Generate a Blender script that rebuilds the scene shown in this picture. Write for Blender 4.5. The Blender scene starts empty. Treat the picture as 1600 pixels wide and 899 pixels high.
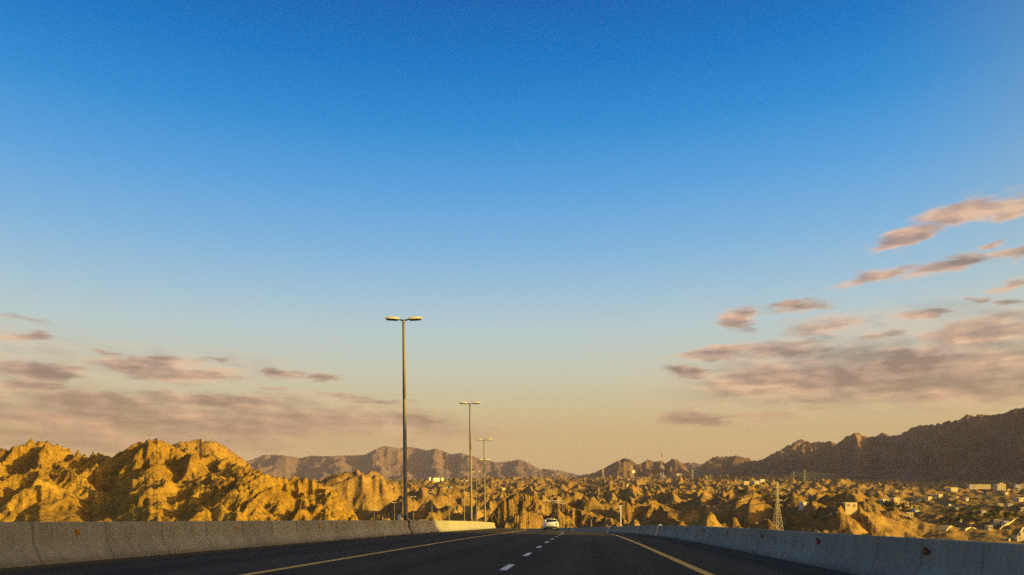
import bpy, math, random
import numpy as np
from mathutils import Vector, Matrix

random.seed(7)
scene = bpy.context.scene
COL = scene.collection
R = math.radians
Z0 = 50.0                      # eye height above datum (m)
F = 1155.0                     # focal length in photograph pixels (1600 wide)
YAW, ROLL = R(5.44), R(-0.6)

# ------------------------------------------------------------------ camera
cam_d = bpy.data.cameras.new('camera')
cam = bpy.data.objects.new('camera', cam_d)
COL.objects.link(cam)
CM = Matrix.Rotation(YAW, 4, 'Z') @ Matrix.Rotation(R(90), 4, 'X') @ Matrix.Rotation(ROLL, 4, 'Z')
cam.matrix_world = Matrix.Translation((0, 0, Z0)) @ CM
cam_d.sensor_width = 36.0
cam_d.lens = F / 1600 * 36.0
cam_d.shift_y = 300.5 / 1600
cam_d.clip_start = 0.1
cam_d.clip_end = 60000
scene.camera = cam

# ------------------------------------------------------------------ sun, sky, exposure
SUN_AZ, SUN_EL = R(103), R(11.0)        # azimuth clockwise from +Y
SDIR = Vector((math.sin(SUN_AZ) * math.cos(SUN_EL), math.cos(SUN_AZ) * math.cos(SUN_EL), math.sin(SUN_EL)))
sun_d = bpy.data.lights.new('sun', 'SUN')
sun_d.energy = 5.0
sun_d.angle = R(0.5)
sun_d.color = (1.0, 0.71, 0.13)
sun = bpy.data.objects.new('sun', sun_d)
COL.objects.link(sun)
sun.rotation_euler = SDIR.to_track_quat('Z', 'Y').to_euler()
sun.location = (200, -80, Z0 + 300)

scene.view_settings.view_transform = 'Standard'
scene.view_settings.look = 'None'
scene.view_settings.exposure = 0.7
scene.view_settings.gamma = 1.0
scene.view_settings.use_curve_mapping = False
scene.cycles.use_denoising = False      # the photograph is grainy; fine rock texture survives
scene.cycles.max_bounces = 6
scene.cycles.use_adaptive_sampling = False
scene.cycles.sample_clamp_indirect = 1.5
scene.cycles.diffuse_bounces = 2
scene.cycles.volume_bounces = 0

HAZE_DENSITY = 4.4e-5
HAZE_COLOR = (0.66, 0.58, 0.74, 1)


def lin(c):
    return tuple((v / 255 / 12.92) if v / 255 <= 0.04045 else ((v / 255 + 0.055) / 1.055) ** 2.4 for v in c)


def ray(px, py):
    v = CM.to_3x3() @ Vector(((px - 800) / F, -(py - 750) / F, -1.0))
    return v                                   # forward component ~1 along the view axis


def az_el(px, py):
    v = ray(px, py)
    return math.atan2(v.x, v.y), v.z / math.hypot(v.x, v.y)


class NT:
    """small helper around a node tree"""
    def __init__(self, tree):
        self.t = tree
        tree.nodes.clear()

    def n(self, typ, **kw):
        nd = self.t.nodes.new(typ)
        for k, v in kw.items():
            setattr(nd, k, v)
        return nd

    def l(self, a, b):
        self.t.links.new(a, b)

    def val(self, sock, v):
        if isinstance(v, bpy.types.NodeSocket):
            self.l(v, sock)
        else:
            sock.default_value = v

    def math(self, op, a, b=None, c=None, clamp=False):
        nd = self.n('ShaderNodeMath', operation=op)
        nd.use_clamp = clamp
        self.val(nd.inputs[0], a)
        if b is not None:
            self.val(nd.inputs[1], b)
        if c is not None:
            self.val(nd.inputs[2], c)
        return nd.outputs[0]

    def vm(self, op, a, b=None, out=0):
        nd = self.n('ShaderNodeVectorMath', operation=op)
        self.val(nd.inputs[0], a)
        if b is not None:
            if op == 'SCALE':
                self.val(nd.inputs['Scale'], b)
            else:
                self.val(nd.inputs[1], b)
        return nd.outputs[out]

    def ramp(self, fac, els, interp='LINEAR'):
        nd = self.n('ShaderNodeValToRGB')
        cr = nd.color_ramp
        cr.interpolation = interp
        while len(cr.elements) > 1:
            cr.elements.remove(cr.elements[0])
        first = True
        for p, c in els:
            e = cr.elements[0] if first else cr.elements.new(p)
            e.position = p
            e.color = (*c[:3], 1)
            first = False
        self.val(nd.inputs[0], fac)
        return nd.outputs[0]

    def mix(self, fac, a, b, blend='MIX'):
        nd = self.n('ShaderNodeMix', data_type='RGBA', blend_type=blend)
        self.val(nd.inputs[0], fac)
        self.val(nd.inputs[6], a)
        self.val(nd.inputs[7], b)
        return nd.outputs[2]

    def noise(self, vec, scale, detail=4, rough=0.55, dist=0.0, out=0, lac=2.0):
        nd = self.n('ShaderNodeTexNoise')
        if vec is not None:
            self.l(vec, nd.inputs['Vector'])
        nd.inputs['Scale'].default_value = scale
        nd.inputs['Detail'].default_value = detail
        nd.inputs['Roughness'].default_value = rough
        nd.inputs['Distortion'].default_value = dist
        nd.inputs['Lacunarity'].default_value = lac
        return nd.outputs[out]

    def mapr(self, v, a, b, c=0.0, d=1.0, smooth=True):
        nd = self.n('ShaderNodeMapRange')
        nd.interpolation_type = 'SMOOTHSTEP' if smooth else 'LINEAR'
        self.val(nd.inputs[0], v)
        for i, x in enumerate((a, b, c, d)):
            self.val(nd.inputs[1 + i], x)
        return nd.outputs[0]


world = bpy.data.worlds.new('World')
scene.world = world
world.use_nodes = True
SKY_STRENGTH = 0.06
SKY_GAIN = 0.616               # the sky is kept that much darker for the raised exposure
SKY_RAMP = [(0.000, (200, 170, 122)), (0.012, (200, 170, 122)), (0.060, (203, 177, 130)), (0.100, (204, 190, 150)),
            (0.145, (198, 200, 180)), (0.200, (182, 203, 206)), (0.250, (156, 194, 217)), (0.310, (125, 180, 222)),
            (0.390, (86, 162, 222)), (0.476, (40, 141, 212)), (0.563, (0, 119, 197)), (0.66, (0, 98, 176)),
            (0.80, (0, 66, 132)), (1.0, (0, 44, 92))]  # overhead end darkened to deepen shadows on the ground
# thin veils of grey-mauve cloud under the denser ones
VEILS = [(200, 655, 470, 62, 2, .95), (560, 658, 260, 36, 5, .85), (1420, 590, 350, 62, 0, .95), (1300, 560, 260, 40, 0, .8), (1580, 530, 210, 62, -4, .80),
         (1180, 600, 190, 44, 0, .45), (60, 560, 170, 50, 0, .35), (1420, 500, 230, 40, -3, .35), (300, 570, 230, 30, 2, .35)]
# clouds: photograph-measured directions (x, y, half width, half height, tilt, amount)
CLOUDS = [
    (1520, 327, 125, 27, -4, 1.0), (1425, 369, 80, 15, -9, 1.0), (1600, 322, 75, 20, -3, 1.0),
    (1480, 418, 95, 18, -6, .95), (1372, 431, 66, 13, -4, .95), (1578, 402, 50, 12, -3, .95), (1560, 383, 24, 8, 0, .9),
    (1592, 445, 42, 11, 0, .85), (1540, 468, 30, 9, 0, .8), (1588, 470, 28, 9, 0, .8),
    (1150, 500, 46, 22, 0, .95), (1245, 474, 75, 12, -3, .9), (1290, 510, 90, 28, 0, .7), (1430, 493, 80, 12, -2, .8),
    (1400, 521, 80, 11, 0, .7),
    (1130, 549, 95, 12, 0, .9), (1220, 545, 150, 20, 0, .8), (1075, 580, 65, 14, 0, .95), (1250, 592, 200, 40, 0, 1.0),
    (1400, 575, 210, 48, 0, 1.0), (1540, 520, 115, 38, -3, 1.0), (1570, 580, 170, 58, 0, 1.0), (1500, 615, 230, 34, 0, .8),
    (1310, 622, 190, 20, 0, .7), (1090, 651, 85, 18, 0, .9), (1200, 646, 130, 13, 0, .6), (1700, 560, 160, 90, 0, 1.0),
    (15, 502, 60, 12, 0, .5), (35, 525, 55, 11, 0, .8), (55, 575, 115, 23, -3, 1.0), (40, 597, 85, 13, 0, .95),
    (165, 547, 30, 7, 0, .7), (230, 566, 115, 19, 0, 1.0), (285, 579, 125, 19, 2, .95), (320, 558, 50, 6, 0, .7),
    (432, 581, 60, 12, 3, .85), (498, 592, 45, 8, 0, .85), (430, 612, 36, 6, 0, .6), (560, 619, 110, 8, 2, .7),
    (150, 623, 190, 22, 3, .95), (340, 627, 170, 18, 4, .95), (100, 652, 270, 26, 0, .8), (350, 662, 370, 36, 2, .85),
    (510, 652, 240, 22, 4, .85), (645, 656, 130, 12, 6, .8), (200, 692, 470, 28, 0, .7), (-120, 620, 200, 50, 0, .9),
]


def build_world():
    w = NT(world.node_tree)
    geo = w.n('ShaderNodeTexCoord').outputs['Generated']
    sep = w.n('ShaderNodeSeparateXYZ')
    w.l(geo, sep.inputs[0])
    x, y, z = sep.outputs
    hyp = w.math('SQRT', w.math('ADD', w.math('MULTIPLY', x, x), w.math('MULTIPLY', y, y)))
    el = w.math('DIVIDE', z, w.math('MAXIMUM', hyp, 0.02))
    az = w.math('ARCTAN2', x, y)
    # clear sky
    t = w.math('DIVIDE', w.math('MAXIMUM', el, 0.0), 1.0, clamp=True)
    clear = w.ramp(t, [(p, lin(c)) for p, c in SKY_RAMP])
    sky = w.n('ShaderNodeTexSky', sky_type='NISHITA')
    sky.sun_disc = False
    sky.sun_elevation = SUN_EL
    sky.sun_rotation = SUN_AZ
    sky.altitude = 300
    sky.dust_density = 2.0
    # p = (az, el) warped by streaky noise
    comb = w.n('ShaderNodeCombineXYZ')
    w.l(az, comb.inputs[0])
    w.l(el, comb.inputs[1])
    p0 = comb.outputs[0]
    stretch = w.vm('MULTIPLY', p0, (1.0, 3.4, 1.0))
    nz = w.noise(stretch, 8.0, 8, 0.66, out=1)
    off = w.vm('MULTIPLY', w.vm('SUBTRACT', nz, (0.5, 0.5, 0.5)), (0.15, 0.050, 0.0))
    p = w.vm('ADD', p0, off)

    def blobs(lst, lo, hi):
        dens = None
        for cx, cy, rx, ry, rot, amt in lst:
            a, e = az_el(cx, cy)
            d = w.vm('SUBTRACT', p, (a, e, 0))
            if rot:
                vr = w.n('ShaderNodeVectorRotate', rotation_type='Z_AXIS')
                vr.inputs['Angle'].default_value = R(rot)
                w.l(d, vr.inputs['Vector'])
                d = vr.outputs[0]
            k = max(0.7, math.cos(a + YAW))
            d = w.vm('MULTIPLY', d, (F / rx / (k * k), F / ry / k, 0))
            m = w.mapr(w.vm('LENGTH', d, out=1), hi, lo, 0.0, amt)
            dens = m if dens is None else w.math('MAXIMUM', dens, m)
        return dens

    dens = blobs(CLOUDS, 0.10, 1.35)
    fine = w.noise(stretch, 30.0, 9, 0.62)
    dd = w.math('ADD', dens, w.math('MULTIPLY', w.math('SUBTRACT', fine, 0.5), 0.52))
    dmask = w.math('MULTIPLY', w.mapr(dd, 0.10, 0.88), w.mapr(dens, 0.02, 0.22))
    veil = blobs(VEILS, 0.2, 1.25)
    vn = w.noise(w.vm('MULTIPLY', p0, (1.0, 5.0, 1.0)), 11.0, 8, 0.6)
    vmask = w.math('MULTIPLY', veil, w.mapr(vn, 0.28, 0.55, 0.45, 1.0))
    dmask = w.math('MULTIPLY', w.math('MAXIMUM', dmask, vmask), 0.90)
    # relief: light from the right and a little below the deck
    stretch2 = w.vm('ADD', stretch, (0.014, 0.016, 0.0))
    nA = w.noise(stretch, 8.0, 5, 0.52)
    nB = w.noise(stretch2, 8.0, 5, 0.52)
    rel = w.math('MULTIPLY', w.math('SUBTRACT', nA, nB), 5.0)
    shade = w.math('ADD', w.math('SUBTRACT', w.mapr(el, 0.12, 0.30, 1.00, 1.20), w.math('MULTIPLY', w.math('MAXIMUM', dd, veil), 0.75)), rel, clamp=True)
    ccol = w.ramp(shade, [(0.0, lin((140, 117, 108))), (0.35, lin((172, 144, 130))), (0.7, lin((204, 164, 140))), (1.0, lin((236, 192, 158)))])
    # low clouds sit in the warm air near the horizon
    warm = w.mix(w.mapr(el, 0.16, 0.03), ccol, (*lin((186, 146, 112)), 1))
    ccol2 = w.mix(0.55, ccol, warm)
    graded = w.mix(dmask, clear, ccol2)
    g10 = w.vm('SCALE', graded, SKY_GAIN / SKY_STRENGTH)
    # towards the sun: physical sky boosted to light the barrier; elsewhere the graded sky
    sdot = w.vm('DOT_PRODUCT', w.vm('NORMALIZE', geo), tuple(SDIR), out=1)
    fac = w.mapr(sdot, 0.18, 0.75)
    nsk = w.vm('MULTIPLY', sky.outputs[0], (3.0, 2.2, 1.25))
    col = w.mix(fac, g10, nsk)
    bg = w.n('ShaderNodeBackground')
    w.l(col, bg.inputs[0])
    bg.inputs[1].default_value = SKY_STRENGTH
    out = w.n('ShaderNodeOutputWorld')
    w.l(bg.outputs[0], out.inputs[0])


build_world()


# ------------------------------------------------------------------ materials
def material(name, build):
    m = bpy.data.materials.new(name)
    m.use_nodes = True
    t = NT(m.node_tree)
    bs = t.n('ShaderNodeBsdfPrincipled')
    out = t.n('ShaderNodeOutputMaterial')
    t.l(bs.outputs[0], out.inputs[0])
    build(t, bs)
    return m


def pos(t):
    return t.n('ShaderNodeNewGeometry').outputs['Position']


def objc(t):
    return t.n('ShaderNodeTexCoord').outputs['Object']


def bump(t, bs, h, dist, strength=1.0):
    b = t.n('ShaderNodeBump')
    b.inputs['Distance'].default_value = dist
    b.inputs['Strength'].default_value = strength
    t.l(h, b.inputs['Height'])
    t.l(b.outputs[0], bs.inputs['Normal'])


def rock_mat(name, c_lo, c_mid, c_hi, sc=1.0, bd=1.0):
    def f(t, bs):
        p = pos(t)
        n1 = t.noise(p, 0.018 * sc, 6, 0.62)
        n2 = t.noise(p, 0.16 * sc, 5, 0.65)
        st = t.vm('MULTIPLY', p, (0.25, 0.25, 1.0))
        n3 = t.noise(st, 0.22 * sc, 4, 0.6, 0.6)
        v = t.math('ADD', t.math('MULTIPLY', n1, 0.45), t.math('ADD', t.math('MULTIPLY', n2, 0.35), t.math('MULTIPLY', n3, 0.2)))
        c = t.ramp(v, [(0.38, c_lo), (0.50, c_mid), (0.60, c_hi)])
        n4 = t.noise(p, 0.45 * sc, 6, 0.7, 0.4)
        c = t.mix(t.mapr(n4, 0.50, 0.64, 0.0, 0.75), c, (*[v_ * 0.42 for v_ in c_lo], 1))
        t.l(c, bs.inputs['Base Color'])
        bs.inputs['Roughness'].default_value = 0.95
        bs.inputs['Specular IOR Level'].default_value = 0.1
        rot = t.n('ShaderNodeVectorRotate', rotation_type='Z_AXIS')
        rot.inputs['Angle'].default_value = R(35)
        t.l(p, rot.inputs['Vector'])
        bp = t.vm('MULTIPLY', rot.outputs[0], (1.0, 0.22, 0.7))
        rn = t.n('ShaderNodeTexNoise')
        rn.noise_type = 'RIDGED_MULTIFRACTAL'
        t.l(bp, rn.inputs['Vector'])
        rn.inputs['Scale'].default_value = 0.30 * sc
        rn.inputs['Detail'].default_value = 6
        rn.inputs['Roughness'].default_value = 0.6
        h = t.math('ADD', t.math('MULTIPLY', rn.outputs[0], 0.55 * bd), t.math('MULTIPLY', t.noise(p, 0.22 * sc, 8, 0.7), 1.3 * bd))
        h = t.math('ADD', h, t.math('MULTIPLY', t.noise(p, 1.1 * sc, 4, 0.6), 0.35 * bd))
        bump(t, bs, h, 1.0)
    return material(name, f)


M = {}
M['rock'] = rock_mat('golden_rock', (0.165, 0.095, 0.018), (0.29, 0.170, 0.030), (0.38, 0.235, 0.042))
M['badland'] = rock_mat('badland_earth', (0.165, 0.098, 0.034), (0.27, 0.165, 0.050), (0.36, 0.230, 0.075), 0.8)
M['outcrop'] = rock_mat('dark_rock', (0.14, 0.088, 0.036), (0.26, 0.16, 0.055), (0.38, 0.25, 0.08), 3.0, 0.5)
M['mountain'] = rock_mat('mountain_rock', (0.080, 0.048, 0.034), (0.150, 0.092, 0.063), (0.25, 0.158, 0.105), 0.09, 8.0)
M['far_rock_haze_tint'] = rock_mat('far_range_rock_haze_tint', (0.100, 0.068, 0.080), (0.135, 0.092, 0.104), (0.18, 0.126, 0.128), 0.12, 6.0)  # purple of the distant haze put into the rock colour
M['ground'] = rock_mat('valley_ground', (0.20, 0.125, 0.050), (0.30, 0.20, 0.075), (0.38, 0.26, 0.10), 0.3)


def flat(name, col, rough=0.6, metal=0.0, var=0.15, scale=6.0, spec=0.3):
    def f(t, bs):
        n = t.noise(objc(t), scale, 5, 0.6)
        c = t.ramp(n, [(0.3, tuple(v * (1 - var) for v in col)), (0.7, tuple(min(1, v * (1 + var)) for v in col))])
        t.l(c, bs.inputs['Base Color'])
        bs.inputs['Roughness'].default_value = rough
        bs.inputs['Metallic'].default_value = metal
        bs.inputs['Specular IOR Level'].default_value = spec
    return material(name, f)


def asphalt(t, bs):
    p = pos(t)
    big = t.noise(t.vm('MULTIPLY', p, (1.0, 0.12, 1.0)), 0.7, 4, 0.6)
    fine = t.noise(p, 55.0, 3, 0.7)
    med = t.noise(p, 4.0, 5, 0.6)
    v = t.math('ADD', t.math('MULTIPLY', big, 0.5), t.math('ADD', t.math('MULTIPLY', fine, 0.25), t.math('MULTIPLY', med, 0.25)))
    t.l(t.ramp(v, [(0.36, (0.038, 0.032, 0.025)), (0.5, (0.056, 0.048, 0.038)), (0.66, (0.082, 0.071, 0.058))]), bs.inputs['Base Color'])
    sx = t.n('ShaderNodeSeparateXYZ')
    t.l(p, sx.inputs[0])
    lane = t.math('ABSOLUTE', t.math('SUBTRACT', t.math('FRACT', t.math('DIVIDE', t.math('ADD', sx.outputs[0], 9.7), 4.08)), 0.5))
    polish = t.mapr(t.math('ABSOLUTE', t.math('SUBTRACT', lane, 0.22)), 0.13, 0.0, 0.0, 0.35)
    oil = t.math('MULTIPLY', t.mapr(lane, 0.10, 0.0, 0.0, 0.45), t.mapr(big, 0.35, 0.6))
    c0 = bs.inputs['Base Color'].links[0].from_socket
    c1 = t.mix(polish, c0, (0.085, 0.074, 0.060, 1))
    c1 = t.mix(oil, c1, (0.022, 0.019, 0.016, 1))
    edge = t.math('ADD', sx.outputs[0], t.math('MULTIPLY', med, 0.9))
    dust = t.math('ADD', t.mapr(edge, -8.6, -9.9, 0.0, 0.55), t.mapr(edge, 4.9, 6.1, 0.0, 0.5))
    near = t.mapr(sx.outputs[1], 75.0, 50.0)
    c1 = t.mix(t.math('MULTIPLY', dust, near), c1, (0.20, 0.155, 0.095, 1))
    t.l(c1, bs.inputs['Base Color'])
    bs.inputs['Roughness'].default_value = 0.97
    bs.inputs['Specular IOR Level'].default_value = 0.08
    bump(t, bs, t.math('ADD', fine, med), 0.006)


def concrete(t, bs):
    p = pos(t)
    o = objc(t)
    n1 = t.noise(p, 1.3, 6, 0.65)
    n2 = t.noise(p, 22.0, 4, 0.65)
    streak = t.noise(t.vm('MULTIPLY', p, (5.0, 5.0, 0.6)), 1.6, 5, 0.6)
    v = t.math('ADD', t.math('MULTIPLY', n1, 0.4), t.math('ADD', t.math('MULTIPLY', n2, 0.25), t.math('MULTIPLY', streak, 0.35)))
    c = t.ramp(v, [(0.34, (0.24, 0.22, 0.17)), (0.5, (0.345, 0.315, 0.245)), (0.64, (0.42, 0.385, 0.305))])
    sp = t.n('ShaderNodeSeparateXYZ')
    t.l(o, sp.inputs[0])
    grime = t.math('MULTIPLY', t.mapr(t.math('ADD', sp.outputs[2], t.math('MULTIPLY', n1, 0.14)), 0.30, 0.05), 0.5)
    c = t.mix(grime, c, (0.16, 0.145, 0.125, 1))
    rnd = t.n('ShaderNodeObjectInfo').outputs['Random']
    c = t.mix(1.0, c, t.ramp(rnd, [(0, (0.84, 0.84, 0.85)), (1, (1, 1, 1))]), 'MULTIPLY')
    t.l(c, bs.inputs['Base Color'])
    bs.inputs['Roughness'].default_value = 0.9
    bs.inputs['Specular IOR Level'].default_value = 0.2
    bump(t, bs, t.math('ADD', n2, n1), 0.012)


def paint(col, wear):
    def f(t, bs):
        p = pos(t)
        n = t.noise(p, 6.0, 7, 0.7)
        n2 = t.noise(p, 45.0, 3, 0.7)
        k = t.mapr(t.math('ADD', t.math('MULTIPLY', n, 0.6), t.math('MULTIPLY', n2, 0.4)), 0.40 + wear, 0.30 + wear)
        t.l(t.mix(k, (*col, 1), (0.09, 0.085, 0.075, 1)), bs.inputs['Base Color'])
        bs.inputs['Roughness'].default_value = 0.7
    return f


M['asphalt'] = material('asphalt', asphalt)
M['concrete'] = material('barrier_concrete', concrete)
M['yellow_paint'] = material('yellow_road_paint', paint((0.80, 0.42, 0.002), 0.0))
M['white_paint'] = material('white_road_paint', paint((0.78, 0.77, 0.74), 0.05))
M['pole'] = flat('galvanised_pole', (0.24, 0.205, 0.14), 0.6, 0.0, 0.10, 3.0)
M['lamp_top'] = flat('lamp_housing', (0.74, 0.68, 0.50), 0.5)
M['lamp_under'] = flat('lamp_glass', (0.06, 0.06, 0.065), 0.25)
M['reflect_amber'] = flat('amber_reflector', (0.62, 0.27, 0.02), 0.3)
M['reflect_red'] = flat('red_reflector', (0.20, 0.010, 0.010), 0.3)
M['dark_metal'] = flat('dark_steel', (0.05, 0.048, 0.045), 0.6)
M['car_white'] = flat('white_car_paint', (0.80, 0.79, 0.77), 0.25, 0, 0.02, 2.0, 0.5)
M['glass'] = flat('dark_car_glass', (0.012, 0.013, 0.016), 0.08, 0, 0.1, 2.0, 0.6)
M['tail'] = flat('tail_light_red', (0.42, 0.02, 0.02), 0.2)
M['rubber'] = flat('tyre_rubber', (0.02, 0.02, 0.02), 0.8)
M['rim'] = flat('alloy_rim', (0.45, 0.45, 0.46), 0.35, 0.7)
M['plate'] = flat('number_plate_cream', (0.70, 0.66, 0.52), 0.5)
M['sunlit_face_amber'] = flat('sunlit_face_pale_amber', (0.85, 0.72, 0.42), 0.5)  # bright amber stands in for sunlight on the joint's end face
M['black_trim'] = flat('black_bumper_trim', (0.025, 0.025, 0.026), 0.6)
M['steel'] = flat('lattice_steel', (0.40, 0.35, 0.28), 0.6, 0.2)
M['mast_red'] = flat('mast_red_paint', (0.36, 0.13, 0.09), 0.6)
M['mast_white'] = flat('mast_white_paint', (0.74, 0.72, 0.68), 0.6)
M['cable'] = flat('power_cable', (0.20, 0.18, 0.15), 0.6)
M['insulator'] = flat('insulator_brown', (0.20, 0.12, 0.07), 0.4)
M['wall_cream'] = flat('cream_render', (0.54, 0.43, 0.24), 0.85, 0, 0.10, 0.6)
M['wall_white'] = flat('white_render', (0.56, 0.51, 0.42), 0.85, 0, 0.08, 0.6)
M['wall_ochre'] = flat('ochre_render', (0.60, 0.38, 0.14), 0.85, 0, 0.12, 0.6)
M['wall_grey'] = flat('grey_blockwork', (0.36, 0.33, 0.29), 0.9, 0, 0.15, 0.8)
M['window'] = flat('window_glass', (0.03, 0.035, 0.04), 0.15)
M['door'] = flat('brown_door', (0.16, 0.09, 0.045), 0.6)
M['bark'] = flat('tree_bark', (0.10, 0.07, 0.045), 0.9)
M['sign_white'] = flat('cream_cabinet', (0.66, 0.61, 0.50), 0.6)
M['track'] = flat('pale_gravel_track', (0.44, 0.33, 0.17), 0.95, 0, 0.2, 0.05)


def leaf(name, c):
    def f(t, bs):
        n = t.noise(pos(t), 0.9, 3, 0.6)
        t.l(t.ramp(n, [(0.35, tuple(v * 0.6 for v in c)), (0.65, tuple(v * 1.35 for v in c))]), bs.inputs['Base Color'])
        bs.inputs['Roughness'].default_value = 0.8
        bs.inputs['Specular IOR Level'].default_value = 0.15
    return material(name, f)


M['leaf_a'] = leaf('acacia_leaves', (0.075, 0.085, 0.022))
M['leaf_b'] = leaf('palm_leaves', (0.060, 0.080, 0.020))


# ------------------------------------------------------------------ object helpers
def tag(o, label=None, cat=None, group=None, kind=None):
    if label:
        o['label'] = label
    if cat:
        o['category'] = cat
    if group:
        o['group'] = group
    if kind:
        o['kind'] = kind
    return o


def link(o, parent=None):
    COL.objects.link(o)
    if parent is not None:
        o.parent = parent
    return o


def empty(name, loc=(0, 0, 0), rz=0.0):
    o = bpy.data.objects.new(name, None)
    o.empty_display_size = 0.5
    o.location = loc
    o.rotation_euler = (0, 0, rz)
    return link(o)


class MB:
    """collects verts and faces, then becomes one mesh object"""
    def __init__(self):
        self.v, self.f, self.mi = [], [], []
        self.cur = 0

    def add(self, verts, faces):
        b = len(self.v)
        self.v += [tuple(p) for p in verts]
        self.f += [tuple(i + b for i in q) for q in faces]
        self.mi += [self.cur] * len(faces)
        return self

    def box(self, c, s, rz=0.0, top=1.0):
        hx, hy, hz = s[0] / 2, s[1] / 2, s[2] / 2
        cs, sn = math.cos(rz), math.sin(rz)
        vs = []
        for k, zz in ((1.0, -hz), (top, hz)):
            for x, y in ((-hx, -hy), (hx, -hy), (hx, hy), (-hx, hy)):
                x, y = x * k, y * k
                vs.append((c[0] + x * cs - y * sn, c[1] + x * sn + y * cs, c[2] + zz))
        return self.add(vs, [(0, 3, 2, 1), (4, 5, 6, 7), (0, 1, 5, 4), (1, 2, 6, 5), (2, 3, 7, 6), (3, 0, 4, 7)])

    def tube(self, a, b, ra, rb=None, n=6, cap=True):
        a, b = Vector(a), Vector(b)
        rb = ra if rb is None else rb
        d = (b - a).normalized()
        u = d.orthogonal().normalized()
        w = d.cross(u)
        vs = []
        for p, r in ((a, ra), (b, rb)):
            for i in range(n):
                t = 2 * math.pi * i / n
                vs.append(p + (u * math.cos(t) + w * math.sin(t)) * r)
        fs = [(i, (i + 1) % n, n + (i + 1) % n, n + i) for i in range(n)]
        if cap:
            fs += [tuple(range(n - 1, -1, -1)), tuple(range(n, 2 * n))]
        return self.add(vs, fs)

    def prism(self, prof, y0, y1):
        """profile in xz, extruded along y"""
        n = len(prof)
        vs = [(x, y0, z) for x, z in prof] + [(x, y1, z) for x, z in prof]
        fs = [(i, n + i, n + (i + 1) % n, (i + 1) % n) for i in range(n)]
        fs += [tuple(range(n)), tuple(range(2 * n - 1, n - 1, -1))]
        return self.add(vs, fs)

    def mesh(self, name, mats, smooth=False):
        me = bpy.data.meshes.new(name)
        me.from_pydata(self.v, [], self.f)
        if not isinstance(mats, (list, tuple)):
            mats = [mats]
        for m in mats:
            me.materials.append(m)
        if len(mats) > 1:
            me.polygons.foreach_set('material_index', self.mi)
        if smooth:
            me.polygons.foreach_set('use_smooth', [True] * len(me.polygons))
        me.update()
        return me

    def build(self, name, mats, parent=None, smooth=False):
        return link(bpy.data.objects.new(name, self.mesh(name, mats, smooth)), parent)


def copy_tree(o, parent=None):
    c = o.copy()
    COL.objects.link(c)
    c.parent = parent
    for ch in o.children:
        copy_tree(ch, c)
    return c


ONES = ['', 'first', 'second', 'third', 'fourth', 'fifth', 'sixth', 'seventh', 'eighth', 'ninth', 'tenth', 'eleventh', 'twelfth',
        'thirteenth', 'fourteenth', 'fifteenth', 'sixteenth', 'seventeenth', 'eighteenth', 'nineteenth']
TENS = {20: 'twentieth', 30: 'thirtieth', 40: 'fortieth', 50: 'fiftieth'}
TENP = {20: 'twenty', 30: 'thirty', 40: 'forty', 50: 'fifty'}


def ordinal(n):
    if n < 20:
        return ONES[n]
    t = n // 10 * 10
    return TENS[t] if n == t else TENP[t] + '-' + ONES[n - t]


# ------------------------------------------------------------------ numpy noise and erosion
RNG = np.random.RandomState(11)
GA = RNG.rand(16, 256, 256).astype(np.float32) * 2 * np.pi
GX, GY = np.cos(GA), np.sin(GA)
JX, JY = RNG.rand(16, 256, 256).astype(np.float32), RNG.rand(16, 256, 256).astype(np.float32)


def perlin(x, y, s=0):
    xi, yi = np.floor(x), np.floor(y)
    fx, fy = x - xi, y - yi
    xi, yi = xi.astype(np.int32) & 255, yi.astype(np.int32) & 255
    x1, y1 = (xi + 1) & 255, (yi + 1) & 255
    u, v = fx * fx * fx * (fx * (fx * 6 - 15) + 10), fy * fy * fy * (fy * (fy * 6 - 15) + 10)
    gx, gy = GX[s % 16], GY[s % 16]
    a = gx[xi, yi] * fx + gy[xi, yi] * fy
    b = gx[x1, yi] * (fx - 1) + gy[x1, yi] * fy
    c = gx[xi, y1] * fx + gy[xi, y1] * (fy - 1)
    d = gx[x1, y1] * (fx - 1) + gy[x1, y1] * (fy - 1)
    ab, cd = a + u * (b - a), c + u * (d - c)
    return (ab + v * (cd - ab)) * 1.5


def fbm(x, y, o=4, s=0, g=0.5):
    t, a = 0, 1.0
    for i in range(o):
        t = t + a * perlin(x * 2 ** i + 17.3 * i, y * 2 ** i - 9.1 * i, s + i)
        a *= g
    return t


def ridged(x, y, o=4, s=0, g=0.5):
    t, a, w = 0, 1.0, 1.0
    for i in range(o):
        n = 1 - np.abs(perlin(x * 2 ** i + 31.7 * i, y * 2 ** i + 5.3 * i, s + i))
        n = n * n * w
        t = t + a * n
        w = np.clip(n * 1.6, 0, 1)
        a *= g
    return t


def sst(x, a, b):
    t = np.clip((x - a) / (b - a), 0, 1)
    return t * t * (3 - 2 * t)


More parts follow.
